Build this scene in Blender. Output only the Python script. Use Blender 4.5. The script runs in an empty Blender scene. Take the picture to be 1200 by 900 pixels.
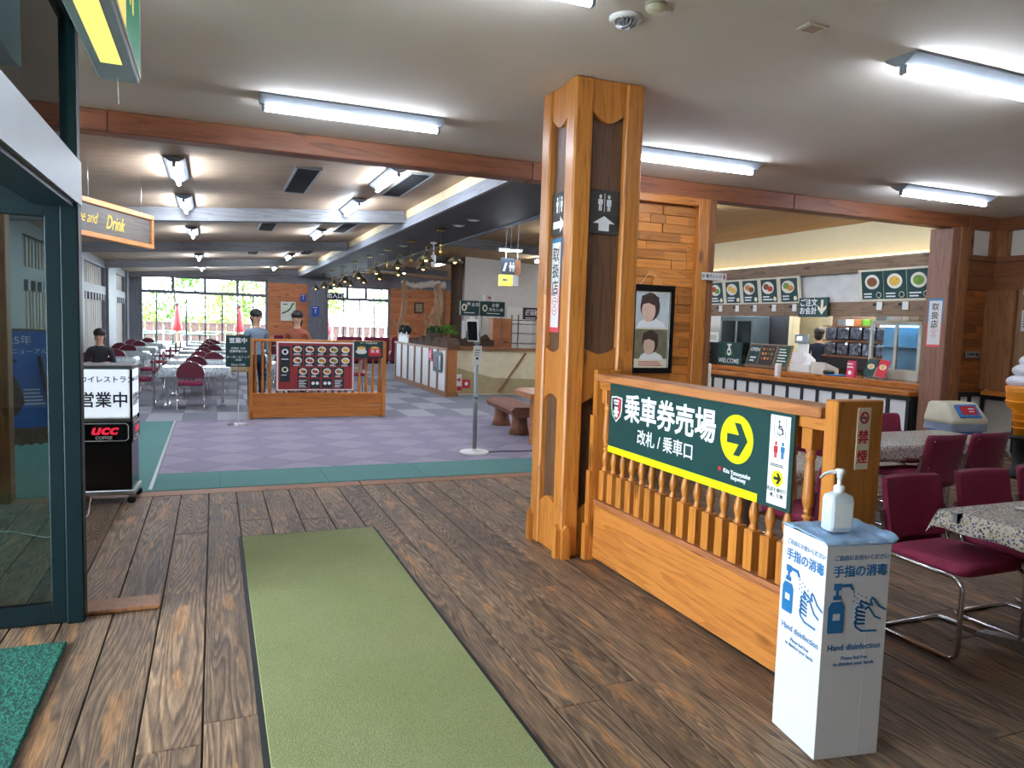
import bpy, math, random
from mathutils import Vector, Matrix
random.seed(11)
SC = bpy.context.scene
COL = SC.collection
PI = math.pi
R = math.radians

# ------------------------------------------------------------------ camera
cam_d = bpy.data.cameras.new('camera')
cam_d.sensor_fit = 'HORIZONTAL'; cam_d.sensor_width = 36.0
cam_d.lens = 36.0 * 857.16 / 1200.0
cam_d.clip_start = .05; cam_d.clip_end = 300
cam = bpy.data.objects.new('camera', cam_d); COL.objects.link(cam)
_r = Vector((0.926032, -0.376199, 0.030649)); _d = Vector((-0.002189, -0.086552, -0.996245)); _f = Vector((0.377439, 0.922488, -0.080973))
_m = Matrix((( _r.x, -_d.x, -_f.x, 0), (_r.y, -_d.y, -_f.y, 0), (_r.z, -_d.z, -_f.z, 1.6), (0, 0, 0, 1)))
cam.matrix_world = _m
SC.camera = cam

# ------------------------------------------------------------------ sky, exposure
SKY = 11.5
wd = bpy.data.worlds.new('sky'); SC.world = wd; wd.use_nodes = True
_bg = wd.node_tree.nodes['Background']
_bg.inputs[0].default_value = (0.80, 0.90, 1.0, 1); _bg.inputs[1].default_value = SKY
vs = SC.view_settings
vs.view_transform = 'Standard'; vs.look = 'None'; vs.gamma = 1.0; vs.use_curve_mapping = False
vs.exposure = 1.25
SC.cycles.sample_clamp_indirect = 6.0
SC.cycles.max_bounces = 9; SC.cycles.diffuse_bounces = 5; SC.cycles.transparent_max_bounces = 16
TUBE = 28.0          # brightness of a fluorescent tube

# ------------------------------------------------------------------ materials
def lin(c):
    def g(u):
        u /= 255.0
        return u/12.92 if u <= .04045 else ((u+.055)/1.055)**2.4
    return (g(c[0]), g(c[1]), g(c[2]), 1)
MATS = {}
class NT:
    def __init__(s, name):
        s.m = bpy.data.materials.new(name); s.m.use_nodes = True
        s.t = s.m.node_tree; s.n = s.t.nodes; s.b = s.n['Principled BSDF']; s.out = s.n['Material Output']
    def new(s, typ, **kw):
        n = s.n.new(typ)
        for k, v in kw.items():
            if k[0] == 'i' and k[1:].isdigit(): n.inputs[int(k[1:])].default_value = v
            else: setattr(n, k, v)
        return n
    def l(s, a, ao, b, bi): s.t.links.new(a.outputs[ao], b.inputs[bi])
    def ramp(s, stops, interp='LINEAR'):
        r = s.n.new('ShaderNodeValToRGB'); cr = r.color_ramp; cr.interpolation = interp
        while len(cr.elements) < len(stops): cr.elements.new(0.5)
        for e, (p, c) in zip(cr.elements, stops): e.position = p; e.color = c
        return r
    def coords(s, scale=(1,1,1), rnd=True, kind='Object'):
        tc = s.new('ShaderNodeTexCoord'); mp = s.new('ShaderNodeMapping')
        mp.inputs['Scale'].default_value = scale
        s.l(tc, kind, mp, 'Vector')
        if rnd:
            oi = s.new('ShaderNodeObjectInfo'); mu = s.new('ShaderNodeVectorMath', operation='SCALE')
            cx = s.new('ShaderNodeCombineXYZ'); 
            for i in range(3): s.l(oi, 'Random', cx, i)
            s.l(cx, 0, mu, 0); mu.inputs['Scale'].default_value = 37.0
            s.l(mu, 0, mp, 'Location')
        return mp
def _val(c, k): return (min(1, c[0]*k), min(1, c[1]*k), min(1, c[2]*k), 1)
def mat(name, c, rough=.5, metal=0, var=.08, nscale=6, bump=0, bscale=60, emit=0, coat=0, alpha=1):
    if name in MATS: return MATS[name]
    k = NT(name); c = lin(c)
    k.b.inputs['Roughness'].default_value = rough; k.b.inputs['Metallic'].default_value = metal
    if coat: k.b.inputs['Coat Weight'].default_value = coat
    mp = k.coords((1,1,1))
    n = k.new('ShaderNodeTexNoise'); n.inputs['Scale'].default_value = nscale; n.inputs['Detail'].default_value = 4
    k.l(mp, 0, n, 'Vector')
    rp = k.ramp([(.3, _val(c, 1-var)), (.7, _val(c, 1+var))]); k.l(n, 'Fac', rp, 0)
    k.l(rp, 0, k.b, 'Base Color')
    if emit:
        k.l(rp, 0, k.b, 'Emission Color'); k.b.inputs['Emission Strength'].default_value = emit
    if bump:
        n2 = k.new('ShaderNodeTexNoise'); n2.inputs['Scale'].default_value = bscale; n2.inputs['Detail'].default_value = 3
        k.l(mp, 0, n2, 'Vector')
        bp = k.new('ShaderNodeBump'); bp.inputs['Strength'].default_value = bump; bp.inputs['Distance'].default_value = .01
        k.l(n2, 'Fac', bp, 'Height'); k.l(bp, 0, k.b, 'Normal')
    MATS[name] = k.m; return k.m
def wood(name, ca, cb, axis='z', freq=9.0, bands=7.0, rough=.45, var=.18, bump=.15, knots=True, stretch=.07, coat=0, contrast=.3):
    """contour-line grain: bands of a stretched noise, dark knots, per-piece tone"""
    if name in MATS: return MATS[name]
    k = NT(name); ca = lin(ca); cb = lin(cb)
    sc = {'x': (stretch, 1, 1), 'y': (1, stretch, 1), 'z': (1, 1, stretch)}[axis]
    mp = k.coords(sc)
    n = k.new('ShaderNodeTexNoise'); n.inputs['Scale'].default_value = freq; n.inputs['Detail'].default_value = 1.5; n.inputs['Distortion'].default_value = .3
    k.l(mp, 0, n, 'Vector')
    mu = k.new('ShaderNodeMath', operation='MULTIPLY'); mu.inputs[1].default_value = bands; k.l(n, 'Fac', mu, 0)
    pp = k.new('ShaderNodeMath', operation='FRACT'); k.l(mu, 0, pp, 0)
    fine = k.new('ShaderNodeTexNoise'); fine.inputs['Scale'].default_value = freq*9; fine.inputs['Detail'].default_value = 3
    k.l(mp, 0, fine, 'Vector')
    mx = k.new('ShaderNodeMath', operation='MULTIPLY_ADD'); mx.inputs[1].default_value = contrast; k.l(pp, 0, mx, 0)
    fm = k.new('ShaderNodeMath', operation='MULTIPLY'); fm.inputs[1].default_value = .95-contrast; k.l(fine, 'Fac', fm, 0); k.l(fm, 0, mx, 2)
    rp = k.ramp([(.2, cb), (.5, ca), (.85, _val(ca, 1.1))]); k.l(mx, 0, rp, 0)
    last = rp
    if knots:
        mp2 = k.coords(tuple(.35 if abs(a-stretch) < 1e-6 else 1 for a in sc))
        vo = k.new('ShaderNodeTexVoronoi'); vo.inputs['Scale'].default_value = 4.2; k.l(mp2, 0, vo, 'Vector')
        kr = k.ramp([(.0, (.1, .08, .06, 1)), (.1, (.45, .4, .36, 1)), (.15, (1, 1, 1, 1))]); k.l(vo, 'Distance', kr, 0)
        mm = k.new('ShaderNodeMix', data_type='RGBA', blend_type='MULTIPLY'); mm.inputs[0].default_value = .8
        k.l(rp, 0, mm, 6); k.l(kr, 0, mm, 7); last = mm
    oi = k.new('ShaderNodeObjectInfo'); mr = k.new('ShaderNodeMapRange'); mr.inputs[3].default_value = 1-var; mr.inputs[4].default_value = 1+var
    k.l(oi, 'Random', mr, 0)
    hv = k.new('ShaderNodeHueSaturation'); k.l(mr, 0, hv, 'Value')
    k.l(last, 2 if knots else 0, hv, 'Color'); k.l(hv, 0, k.b, 'Base Color')
    k.b.inputs['Roughness'].default_value = rough
    if coat: k.b.inputs['Coat Weight'].default_value = coat; k.b.inputs['Coat Roughness'].default_value = .15
    bp = k.new('ShaderNodeBump'); bp.inputs['Strength'].default_value = bump; bp.inputs['Distance'].default_value = .006
    k.l(mx, 0, bp, 'Height'); k.l(bp, 0, k.b, 'Normal')
    MATS[name] = k.m; return k.m
def floor_wood():
    k = NT('weathered_floor_wood')
    mp = k.coords((1, .07, 1))
    n = k.new('ShaderNodeTexNoise'); n.inputs['Scale'].default_value = 6.0; n.inputs['Detail'].default_value = 1.0; n.inputs['Distortion'].default_value = .25
    k.l(mp, 0, n, 'Vector')
    mu = k.new('ShaderNodeMath', operation='MULTIPLY'); mu.inputs[1].default_value = 30; k.l(n, 'Fac', mu, 0)
    fr = k.new('ShaderNodeMath', operation='FRACT'); k.l(mu, 0, fr, 0)
    line = k.ramp([(.0, (.15, .15, .15, 1)), (.35, (.5, .5, .5, 1)), (.75, (1, 1, 1, 1)), (1.0, (.15, .15, .15, 1))]); k.l(fr, 0, line, 0)
    mp2 = k.coords((1, .22, 1))
    wear = k.new('ShaderNodeTexNoise'); wear.inputs['Scale'].default_value = 4.2; wear.inputs['Detail'].default_value = 8; wear.inputs['Roughness'].default_value = .7
    k.l(mp2, 0, wear, 'Vector')
    wr = k.ramp([(.36, (0, 0, 0, 1)), (.68, (1, 1, 1, 1))]); k.l(wear, 'Fac', wr, 0)
    m1 = k.new('ShaderNodeMix', data_type='RGBA'); m1.inputs[6].default_value = lin((62, 47, 38)); m1.inputs[7].default_value = lin((124, 99, 78)); k.l(line, 0, m1, 0)
    m2 = k.new('ShaderNodeMix', data_type='RGBA'); m2.inputs[6].default_value = lin((92, 70, 54)); m2.inputs[7].default_value = lin((184, 150, 116)); k.l(line, 0, m2, 0)
    m3 = k.new('ShaderNodeMix', data_type='RGBA'); k.l(wr, 0, m3, 0); k.l(m1, 2, m3, 6); k.l(m2, 2, m3, 7)
    # long orange heartwood streaks down the middle of a board
    tc = k.new('ShaderNodeTexCoord'); sx = k.new('ShaderNodeSeparateXYZ'); k.l(tc, 'Object', sx, 0)
    ab = k.new('ShaderNodeMath', operation='ABSOLUTE'); k.l(sx, 0, ab, 0)
    mrc = k.new('ShaderNodeMapRange'); mrc.inputs[1].default_value = .0; mrc.inputs[2].default_value = .075; mrc.inputs[3].default_value = 1; mrc.inputs[4].default_value = 0; k.l(ab, 0, mrc, 0)
    ht_ = k.new('ShaderNodeTexNoise'); ht_.inputs['Scale'].default_value = 9; ht_.inputs['Detail'].default_value = 5; k.l(mp2, 0, ht_, 'Vector')
    hr_ = k.ramp([(.56, (0, 0, 0, 1)), (.61, (1, 1, 1, 1))]); k.l(ht_, 'Fac', hr_, 0)
    hm = k.new('ShaderNodeMath', operation='MULTIPLY'); k.l(hr_, 0, hm, 0); k.l(mrc, 0, hm, 1)
    m6 = k.new('ShaderNodeMix', data_type='RGBA'); k.l(hm, 0, m6, 0); k.l(m3, 2, m6, 6); m6.inputs[7].default_value = lin((176, 128, 84))
    fine = k.new('ShaderNodeTexNoise'); fine.inputs['Scale'].default_value = 110; fine.inputs['Detail'].default_value = 4; k.l(mp, 0, fine, 'Vector')
    fr2 = k.ramp([(.32, (.5, .5, .5, 1)), (.66, (1.12, 1.12, 1.12, 1))]); k.l(fine, 'Fac', fr2, 0)
    m4 = k.new('ShaderNodeMix', data_type='RGBA', blend_type='MULTIPLY'); m4.inputs[0].default_value = 1; k.l(m6, 2, m4, 6); k.l(fr2, 0, m4, 7)
    vo = k.new('ShaderNodeTexVoronoi'); vo.inputs['Scale'].default_value = 2.6; mp4 = k.coords((1, .5, 1)); k.l(mp4, 0, vo, 'Vector')
    kr = k.ramp([(.0, (.2, .18, .16, 1)), (.05, (.5, .46, .42, 1)), (.1, (1, 1, 1, 1))]); k.l(vo, 'Distance', kr, 0)
    m5 = k.new('ShaderNodeMix', data_type='RGBA', blend_type='MULTIPLY'); m5.inputs[0].default_value = .9; k.l(m4, 2, m5, 6); k.l(kr, 0, m5, 7)
    oi = k.new('ShaderNodeObjectInfo'); mr = k.new('ShaderNodeMapRange'); mr.inputs[3].default_value = .8; mr.inputs[4].default_value = 1.18; k.l(oi, 'Random', mr, 0)
    hv = k.new('ShaderNodeHueSaturation'); k.l(mr, 0, hv, 'Value'); k.l(m5, 2, hv, 'Color'); k.l(hv, 0, k.b, 'Base Color')
    k.b.inputs['Roughness'].default_value = .6
    bp = k.new('ShaderNodeBump'); bp.inputs['Strength'].default_value = .3; bp.inputs['Distance'].default_value = .003
    k.l(line, 0, bp, 'Height'); k.l(bp, 0, k.b, 'Normal')
    return k.m
def turf(name, ca, cb, scale=160, bump=.9, dist=.012, rough=.95, big=None):
    k = NT(name); mp = k.coords((1, 1, 1), rnd=False)
    n = k.new('ShaderNodeTexNoise'); n.inputs['Scale'].default_value = scale; n.inputs['Detail'].default_value = 4; k.l(mp, 0, n, 'Vector')
    rp = k.ramp([(.32, lin(cb)), (.68, lin(ca))]); k.l(n, 'Fac', rp, 0); last = rp; o = 0
    if big:
        b = k.new('ShaderNodeTexNoise'); b.inputs['Scale'].default_value = 1.6; b.inputs['Detail'].default_value = 5; k.l(mp, 0, b, 'Vector')
        br = k.ramp([(.35, (0, 0, 0, 1)), (.7, (1, 1, 1, 1))]); k.l(b, 'Fac', br, 0)
        mx = k.new('ShaderNodeMix', data_type='RGBA', blend_type='MULTIPLY'); k.l(br, 0, mx, 0); k.l(rp, 0, mx, 6); mx.inputs[7].default_value = big; last = mx; o = 2
    k.l(last, o, k.b, 'Base Color'); k.b.inputs['Roughness'].default_value = rough
    bp = k.new('ShaderNodeBump'); bp.inputs['Strength'].default_value = bump; bp.inputs['Distance'].default_value = dist
    k.l(n, 'Fac', bp, 'Height'); k.l(bp, 0, k.b, 'Normal')
    MATS[name] = k.m; return k.m
def pane(name, tint=(225, 235, 232), refl=.12):
    if name in MATS: return MATS[name]
    k = NT(name); k.n.remove(k.b)
    tr = k.new('ShaderNodeBsdfTransparent'); tr.inputs[0].default_value = lin(tint)
    gl = k.new('ShaderNodeBsdfGlossy'); gl.inputs['Roughness'].default_value = .02
    fr = k.new('ShaderNodeFresnel'); fr.inputs[0].default_value = 1.3
    mx = k.new('ShaderNodeMixShader'); mu = k.new('ShaderNodeMath', operation='ADD'); mu.inputs[1].default_value = refl*.2
    k.l(fr, 0, mu, 0); k.l(mu, 0, mx, 0); k.l(tr, 0, mx, 1); k.l(gl, 0, mx, 2); k.l(mx, 0, k.out, 0)
    MATS[name] = k.m; return k.m
def glow(name, c, s):
    if name in MATS: return MATS[name]
    k = NT(name); k.b.inputs['Base Color'].default_value = lin(c); k.b.inputs['Roughness'].default_value = .4
    k.b.inputs['Emission Color'].default_value = lin(c); k.b.inputs['Emission Strength'].default_value = s
    MATS[name] = k.m; return k.m
def spots(name, base, dots, scale=60, rough=.5):
    """printed fabric: small flowers in several tints on a pale ground"""
    k = NT(name); mp = k.coords((1, 1, 1), rnd=False)
    vo = k.new('ShaderNodeTexVoronoi'); vo.inputs['Scale'].default_value = scale; k.l(mp, 0, vo, 'Vector')
    rp = k.ramp([(.0, (1, 1, 1, 1)), (.42, (1, 1, 1, 1)), (.5, (0, 0, 0, 1))]); k.l(vo, 'Distance', rp, 0)
    sep = k.new('ShaderNodeSeparateColor'); k.l(vo, 'Color', sep, 0)
    st = [(i/len(dots), lin(d)) for i, d in enumerate(dots)]
    cr = k.ramp(st, 'CONSTANT'); k.l(sep, 0, cr, 0)
    mx = k.new('ShaderNodeMix', data_type='RGBA'); k.l(rp, 0, mx, 0); mx.inputs[6].default_value = lin(base); k.l(cr, 0, mx, 7)
    k.l(mx, 2, k.b, 'Base Color'); k.b.inputs['Roughness'].default_value = rough; k.b.inputs['Coat Weight'].default_value = .5
    MATS[name] = k.m; return k.m

W = {}
W['floor'] = floor_wood()
W['pine'] = wood('orange_pine', (194, 124, 52), (158, 90, 32), 'z', 10, 6, .35, .10)
W['pine_y'] = wood('orange_pine_long', (200, 128, 60), (162, 92, 38), 'y', 9, 6, .35, .08, knots=True)
W['pine_x'] = wood('orange_pine_wide', (200, 124, 54), (160, 88, 34), 'x', 9, 6, .35, .16, knots=False)
W['brick'] = wood('pine_block', (198, 126, 54), (156, 88, 34), 'x', 12, 4, .4, .30, knots=False)
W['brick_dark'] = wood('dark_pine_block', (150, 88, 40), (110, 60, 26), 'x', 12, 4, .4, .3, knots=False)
W['panel'] = wood('brown_stained_panel', (108, 76, 54), (72, 48, 34), 'z', 9, 8, .5, .05)
W['beam'] = wood('reddish_beam', (142, 82, 48), (104, 56, 32), 'x', 7, 5, .5, .08)
W['post'] = wood('brown_post', (150, 98, 58), (112, 68, 38), 'z', 9, 6, .5, .1)
W['post_daylit'] = wood('daylit_pink_post', (150, 106, 84), (124, 82, 62), 'z', 9, 5, .5, .05, knots=False)  # pinkish tone paints daylight from the left into the post
W['greywood'] = wood('grey_painted_wood', (128, 128, 130), (98, 99, 104), 'x', 8, 5, .6, .1, knots=False)
W['greywood_z'] = wood('grey_painted_post', (118, 122, 128), (90, 94, 100), 'z', 8, 5, .55, .1, knots=False)
W['greyband'] = wood('grey_fascia', (128, 130, 136), (104, 106, 112), 'y', 8, 5, .6, .05, knots=False)
W['soffit'] = wood('dark_grey_soffit', (62, 64, 66), (46, 48, 50), 'y', 8, 5, .6, .05, knots=False)
W['hallceil'] = wood('beige_board_ceiling', (176, 152, 126), (150, 126, 102), 'x', 14, 3, .6, .03, knots=False, stretch=.03)
W['hallceil_r'] = wood('tan_board_ceiling', (172, 138, 92), (146, 112, 72), 'y', 14, 3, .6, .03, knots=False, stretch=.03)
W['cream'] = wood('cream_strip', (226, 204, 160), (206, 182, 136), 'z', 8, 4, .6, .05, knots=False)
W['wall_wood'] = wood('orange_wall_board', (198, 126, 78), (166, 98, 56), 'x', 9, 5, .5, .14)
W['canopy'] = wood('brown_canopy_board', (132, 106, 82), (92, 70, 52), 'y', 9, 6, .6, .1)
W['counter'] = wood('varnished_counter', (184, 112, 44), (136, 74, 26), 'y', 9, 6, .22, .06, coat=.5)
W['bark'] = wood('dark_bark', (92, 72, 56), (50, 38, 30), 'x', 16, 7, .9, .2, bump=1.0)
W['log'] = wood('red_log', (142, 92, 66), (100, 58, 42), 'z', 10, 8, .6, .15)
W['slab'] = wood('slab_top', (176, 112, 60), (132, 80, 42), 'y', 8, 8, .35, .1)
W['drift'] = wood('driftwood', (196, 156, 118), (126, 84, 52), 'z', 10, 9, .7, .1, stretch=.3)
W['ceil'] = mat('plaster_ceiling', (222, 212, 198), .9, var=.03, nscale=2, bump=.25, bscale=140)
W['white'] = mat('white_paint', (232, 230, 226), .5, var=.02)
W['plaster'] = mat('white_plaster', (214, 208, 198), .85, var=.03, bump=.1)
W['palewall'] = mat('pale_plaster', (196, 190, 180), .85, var=.03)
W['mat'] = turf('green_turf', (152, 156, 110), (114, 122, 78), 170, .6, .006, big=(.86, .9, .78, 1))
W['coir'] = turf('teal_loop_mat', (16, 112, 92), (3, 50, 44), 70, 1.0, .02)
W['rubber'] = mat('black_rubber', (26, 27, 29), .7)
W['steel'] = mat('brushed_steel', (190, 192, 196), .28, 1, var=.04)
W['chrome'] = mat('chrome', (210, 212, 216), .1, 1, var=.02)
W['brass'] = mat('brass', (176, 146, 74), .3, 1)
W['black'] = mat('black_gloss', (12, 12, 14), .2, var=.02)
W['blackmat'] = mat('black_matte', (24, 25, 27), .6)
W['maroon'] = mat('maroon_fabric', (142, 38, 72), .75, var=.1, nscale=20, bump=.25, bscale=420)
W['maroon_d'] = mat('dark_maroon_fabric', (104, 36, 54), .75, var=.1, nscale=20)
W['maroon_shell'] = mat('maroon_plastic', (122, 36, 64), .45, var=.05)
W['doorgreen'] = mat('dark_green_enamel', (14, 32, 36), .45, var=.06)
W['doorgreen'].node_tree.nodes['Principled BSDF'].inputs['Specular IOR Level'].default_value = .2
W['silver'] = mat('silver_grey_panel', (138, 146, 148), .4, .3, var=.03)
W['signgreen'] = mat('sign_green', (20, 62, 60), .42, var=.03)
W['yellow'] = mat('sign_yellow', (226, 228, 10), .4, var=.02)
W['ink'] = mat('white_ink', (240, 242, 242), .45, var=.01)
W['darkink'] = mat('dark_ink', (28, 32, 38), .5, var=.02)
W['blueink'] = mat('blue_ink', (28, 108, 164), .5, var=.02)
W['redink'] = mat('red_ink', (200, 36, 50), .5, var=.02)
W['carton'] = mat('white_carton', (206, 204, 204), .6, var=.02)
W['paper'] = mat('white_paper', (226, 226, 222), .7, var=.02)
W['creamink'] = mat('cream_ink', (232, 226, 200), .5, var=.02)
W['goldink'] = mat('gold_ink', (236, 190, 40), .4, var=.03)
W['clear'] = pane('clear_glass', (248, 250, 250)); W['glasstint'] = pane('tinted_glass', (205, 218, 216), .3)
W['hall_tube'] = glow('hall_fluorescent_tube', (226, 238, 255), TUBE*3.0)
W['tube'] = glow('fluorescent_tube', (226, 238, 255), TUBE)
W['cloth'] = spots('flower_tablecloth', (206, 196, 178), [(62, 84, 140), (120, 116, 100), (150, 140, 118), (96, 110, 150), (176, 168, 150), (60, 62, 66)], 75)
W['hallcloth'] = spots('pale_tablecloth', (196, 206, 210), [(150, 170, 186), (176, 190, 196), (140, 150, 150), (206, 212, 214)], 30)
W['skin'] = mat('skin', (206, 160, 132), .5, var=.04)
W['hair'] = mat('dark_hair', (34, 28, 26), .5)
W['leaf'] = mat('leaf_green', (96, 150, 40), .6, var=.35, nscale=9)
W['leafd'] = mat('dark_leaf', (52, 92, 36), .5, var=.3, nscale=9)
W['potwhite'] = mat('white_pot', (206, 202, 190), .4)

# ------------------------------------------------------------------ mesh building
MESHES = 0
class MB:
    def __init__(s): s.v = []; s.f = []; s.sm = []
    def add(s, vs_, fs, smooth=False):
        o = len(s.v); s.v += [tuple(p) for p in vs_]
        for f in fs: s.f.append(tuple(o+i for i in f)); s.sm.append(smooth)
        return s
    def box(s, x0, x1, y0, y1, z0, z1):
        return s.add([(x0,y0,z0),(x1,y0,z0),(x1,y1,z0),(x0,y1,z0),(x0,y0,z1),(x1,y0,z1),(x1,y1,z1),(x0,y1,z1)],
              [(0,3,2,1),(4,5,6,7),(0,1,5,4),(1,2,6,5),(2,3,7,6),(3,0,4,7)])
    def cbox(s, x0, x1, y0, y1, z0, z1, c=.006):
        """box with chamfered edges"""
        X=(x0,x1); Y=(y0,y1); Z=(z0,z1); sg=(1,-1); vs_=[]; idx={}
        for i in (0,1):
            for j in (0,1):
                for k in (0,1):
                    for a in range(3):
                        p=[X[i]+(sg[i]*c if a!=0 else 0), Y[j]+(sg[j]*c if a!=1 else 0), Z[k]+(sg[k]*c if a!=2 else 0)]
                        idx[(i,j,k,a)]=len(vs_); vs_.append(p)
        fs=[]
        q=[(0,0),(1,0),(1,1),(0,1)]
        for i in (0,1): fs.append([idx[(i,a,b,0)] for a,b in q])
        for j in (0,1): fs.append([idx[(a,j,b,1)] for a,b in q])
        for k in (0,1): fs.append([idx[(a,b,k,2)] for a,b in q])
        for j in (0,1):
            for k in (0,1): fs.append([idx[(0,j,k,1)],idx[(1,j,k,1)],idx[(1,j,k,2)],idx[(0,j,k,2)]])
        for i in (0,1):
            for k in (0,1): fs.append([idx[(i,0,k,0)],idx[(i,1,k,0)],idx[(i,1,k,2)],idx[(i,0,k,2)]])
        for i in (0,1):
            for j in (0,1): fs.append([idx[(i,j,0,0)],idx[(i,j,1,0)],idx[(i,j,1,1)],idx[(i,j,0,1)]])
        for i in (0,1):
            for j in (0,1):
                for k in (0,1): fs.append([idx[(i,j,k,0)],idx[(i,j,k,1)],idx[(i,j,k,2)]])
        return s.add(vs_, fs)
    def prism(s, pts, axis, a0, a1, smooth=False):
        """pts: 2D outline; axis x: (y,z), y: (x,z), z: (x,y)"""
        def P(p, a): return {'x': (a, p[0], p[1]), 'y': (p[0], a, p[1]), 'z': (p[0], p[1], a)}[axis]
        n = len(pts); o = len(s.v)
        s.v += [P(p, a0) for p in pts] + [P(p, a1) for p in pts]
        s.f.append(tuple(range(o, o+n))); s.sm.append(False)
        s.f.append(tuple(range(o+2*n-1, o+n-1, -1))); s.sm.append(False)
        for i in range(n):
            j = (i+1) % n; s.f.append((o+i, o+j, o+n+j, o+n+i)); s.sm.append(smooth)
        return s
    def plate(s, pts, y, th=.0015): return s.prism(pts, 'y', y-th, y)
    def rect(s, x0, x1, z0, z1, y, th=.0015): return s.box(x0, x1, y-th, y, z0, z1)
    def disc(s, cx, cz, rx, y, th=.0015, rz=None, n=28):
        rz = rz or rx
        return s.plate([(cx+rx*math.cos(2*PI*i/n), cz+rz*math.sin(2*PI*i/n)) for i in range(n)], y, th)
    def lathe(s, prof, n=20, c=(0,0,0), axis='z', smooth=True, sx=1, sy=1):
        vs_ = []; fs = []
        for r, z in prof:
            for i in range(n):
                a = 2*PI*i/n; x, y = r*math.cos(a)*sx, r*math.sin(a)*sy
                p = {'z': (x, y, z), 'y': (x, z, y), 'x': (z, x, y)}[axis]
                vs_.append((p[0]+c[0], p[1]+c[1], p[2]+c[2]))
        m = len(prof)
        for k in range(m-1):
            for i in range(n):
                j = (i+1) % n; fs.append((k*n+i, k*n+j, (k+1)*n+j, (k+1)*n+i))
        s.add(vs_, fs, smooth)
        o = len(s.v)-len(vs_)
        if prof[0][0] > 1e-5: s.f.append(tuple(o+i for i in range(n-1, -1, -1))); s.sm.append(False)
        if prof[-1][0] > 1e-5: s.f.append(tuple(o+(m-1)*n+i for i in range(n))); s.sm.append(False)
        return s
    def tube(s, path, r, n=8, caps=True):
        P = [Vector(p) for p in path]; m = len(P)
        rr = r if isinstance(r, (list, tuple)) else [r]*m
        up = Vector((0, 0, 1)); vs_ = []; prev = None
        for i in range(m):
            t = (P[min(i+1, m-1)]-P[max(i-1, 0)]).normalized()
            if prev is None:
                a = up if abs(t.z) < .9 else Vector((1, 0, 0)); u = t.cross(a).normalized()
            else:
                u = prev - t*prev.dot(t)
                u = u.normalized() if u.length > 1e-6 else t.cross(Vector((1, 0, 0))).normalized()
            prev = u; w = t.cross(u)
            for k in range(n):
                a = 2*PI*k/n; vs_.append(P[i] + (u*math.cos(a)+w*math.sin(a))*rr[i])
        fs = []
        for i in range(m-1):
            for k in range(n):
                j = (k+1) % n; fs.append((i*n+k, i*n+j, (i+1)*n+j, (i+1)*n+k))
        o = len(s.v); s.add(vs_, fs, True)
        if caps:
            s.f.append(tuple(o+k for k in range(n))); s.sm.append(False)
            s.f.append(tuple(o+(m-1)*n+k for k in range(n-1, -1, -1))); s.sm.append(False)
        return s
    def ball(s, c, r, n=12, sx=1, sy=1, sz=1):
        m = max(5, n//2)
        return s.lathe([(max(1e-6, r*math.sin(PI*i/m)), -r*math.cos(PI*i/m)*sz) for i in range(m+1)], n, c, 'z', True, sx, sy)
    def grid(s, P, smooth=True, closed=False):
        """P[i][j] points"""
        n = len(P[0]); fs = []
        for i in range(len(P)-1):
            for j in range(n-1): fs.append((i*n+j, i*n+j+1, (i+1)*n+j+1, (i+1)*n+j))
        return s.add([p for r_ in P for p in r_], fs, smooth)
    def xf(s, M_):
        s.v = [tuple(M_ @ Vector(p)) for p in s.v]; return s
    def mesh(s, name):
        me = bpy.data.meshes.new(name); me.from_pydata(s.v, [], s.f)
        me.polygons.foreach_set('use_smooth', s.sm); me.update(); return me
    def build(s, name, m, parent=None, kind=None, loc=None, me=None):
        me = s.mesh(name); me.materials.append(m)
        return link(name, me, parent, kind, loc)
def link(name, me, parent=None, kind=None, loc=None, rz=0):
    o = bpy.data.objects.new(name, me); COL.objects.link(o)
    if parent is not None: o.parent = parent
    if kind: o['kind'] = kind
    if loc: o.location = loc
    if rz: o.rotation_euler[2] = rz
    return o
def thing(name, label, cat, loc=(0,0,0), rz=0, group=None, kind=None):
    o = bpy.data.objects.new(name, None); COL.objects.link(o)
    o.empty_display_size = .1; o.location = loc; o.rotation_euler[2] = rz
    if kind: o['kind'] = kind
    return tag(o, label, cat, group)
def tag(o, label, cat, group=None):
    o['label'] = label
    if cat: o['category'] = cat
    if group: o['group'] = group
    return o
def struct(name, label, cat, loc=(0,0,0), rz=0):
    return thing(name, label, cat, loc, rz, None, 'structure')
def copy_tree(o, loc=None, rz=None, label=None, group=None, parent=None):
    c = o.copy(); COL.objects.link(c); c.parent = parent
    if loc is not None: c.location = loc
    if rz is not None: c.rotation_euler[2] = rz
    if label: c['label'] = label
    if group: c['group'] = group
    for ch in o.children: copy_tree(ch, parent=c)
    return c
def rbox(x0, x1, y0, y1, z0, z1): return MB().box(x0, x1, y0, y1, z0, z1)
def cbx(x0, x1, y0, y1, z0, z1, c=.006): return MB().cbox(x0, x1, y0, y1, z0, z1, c)

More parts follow.
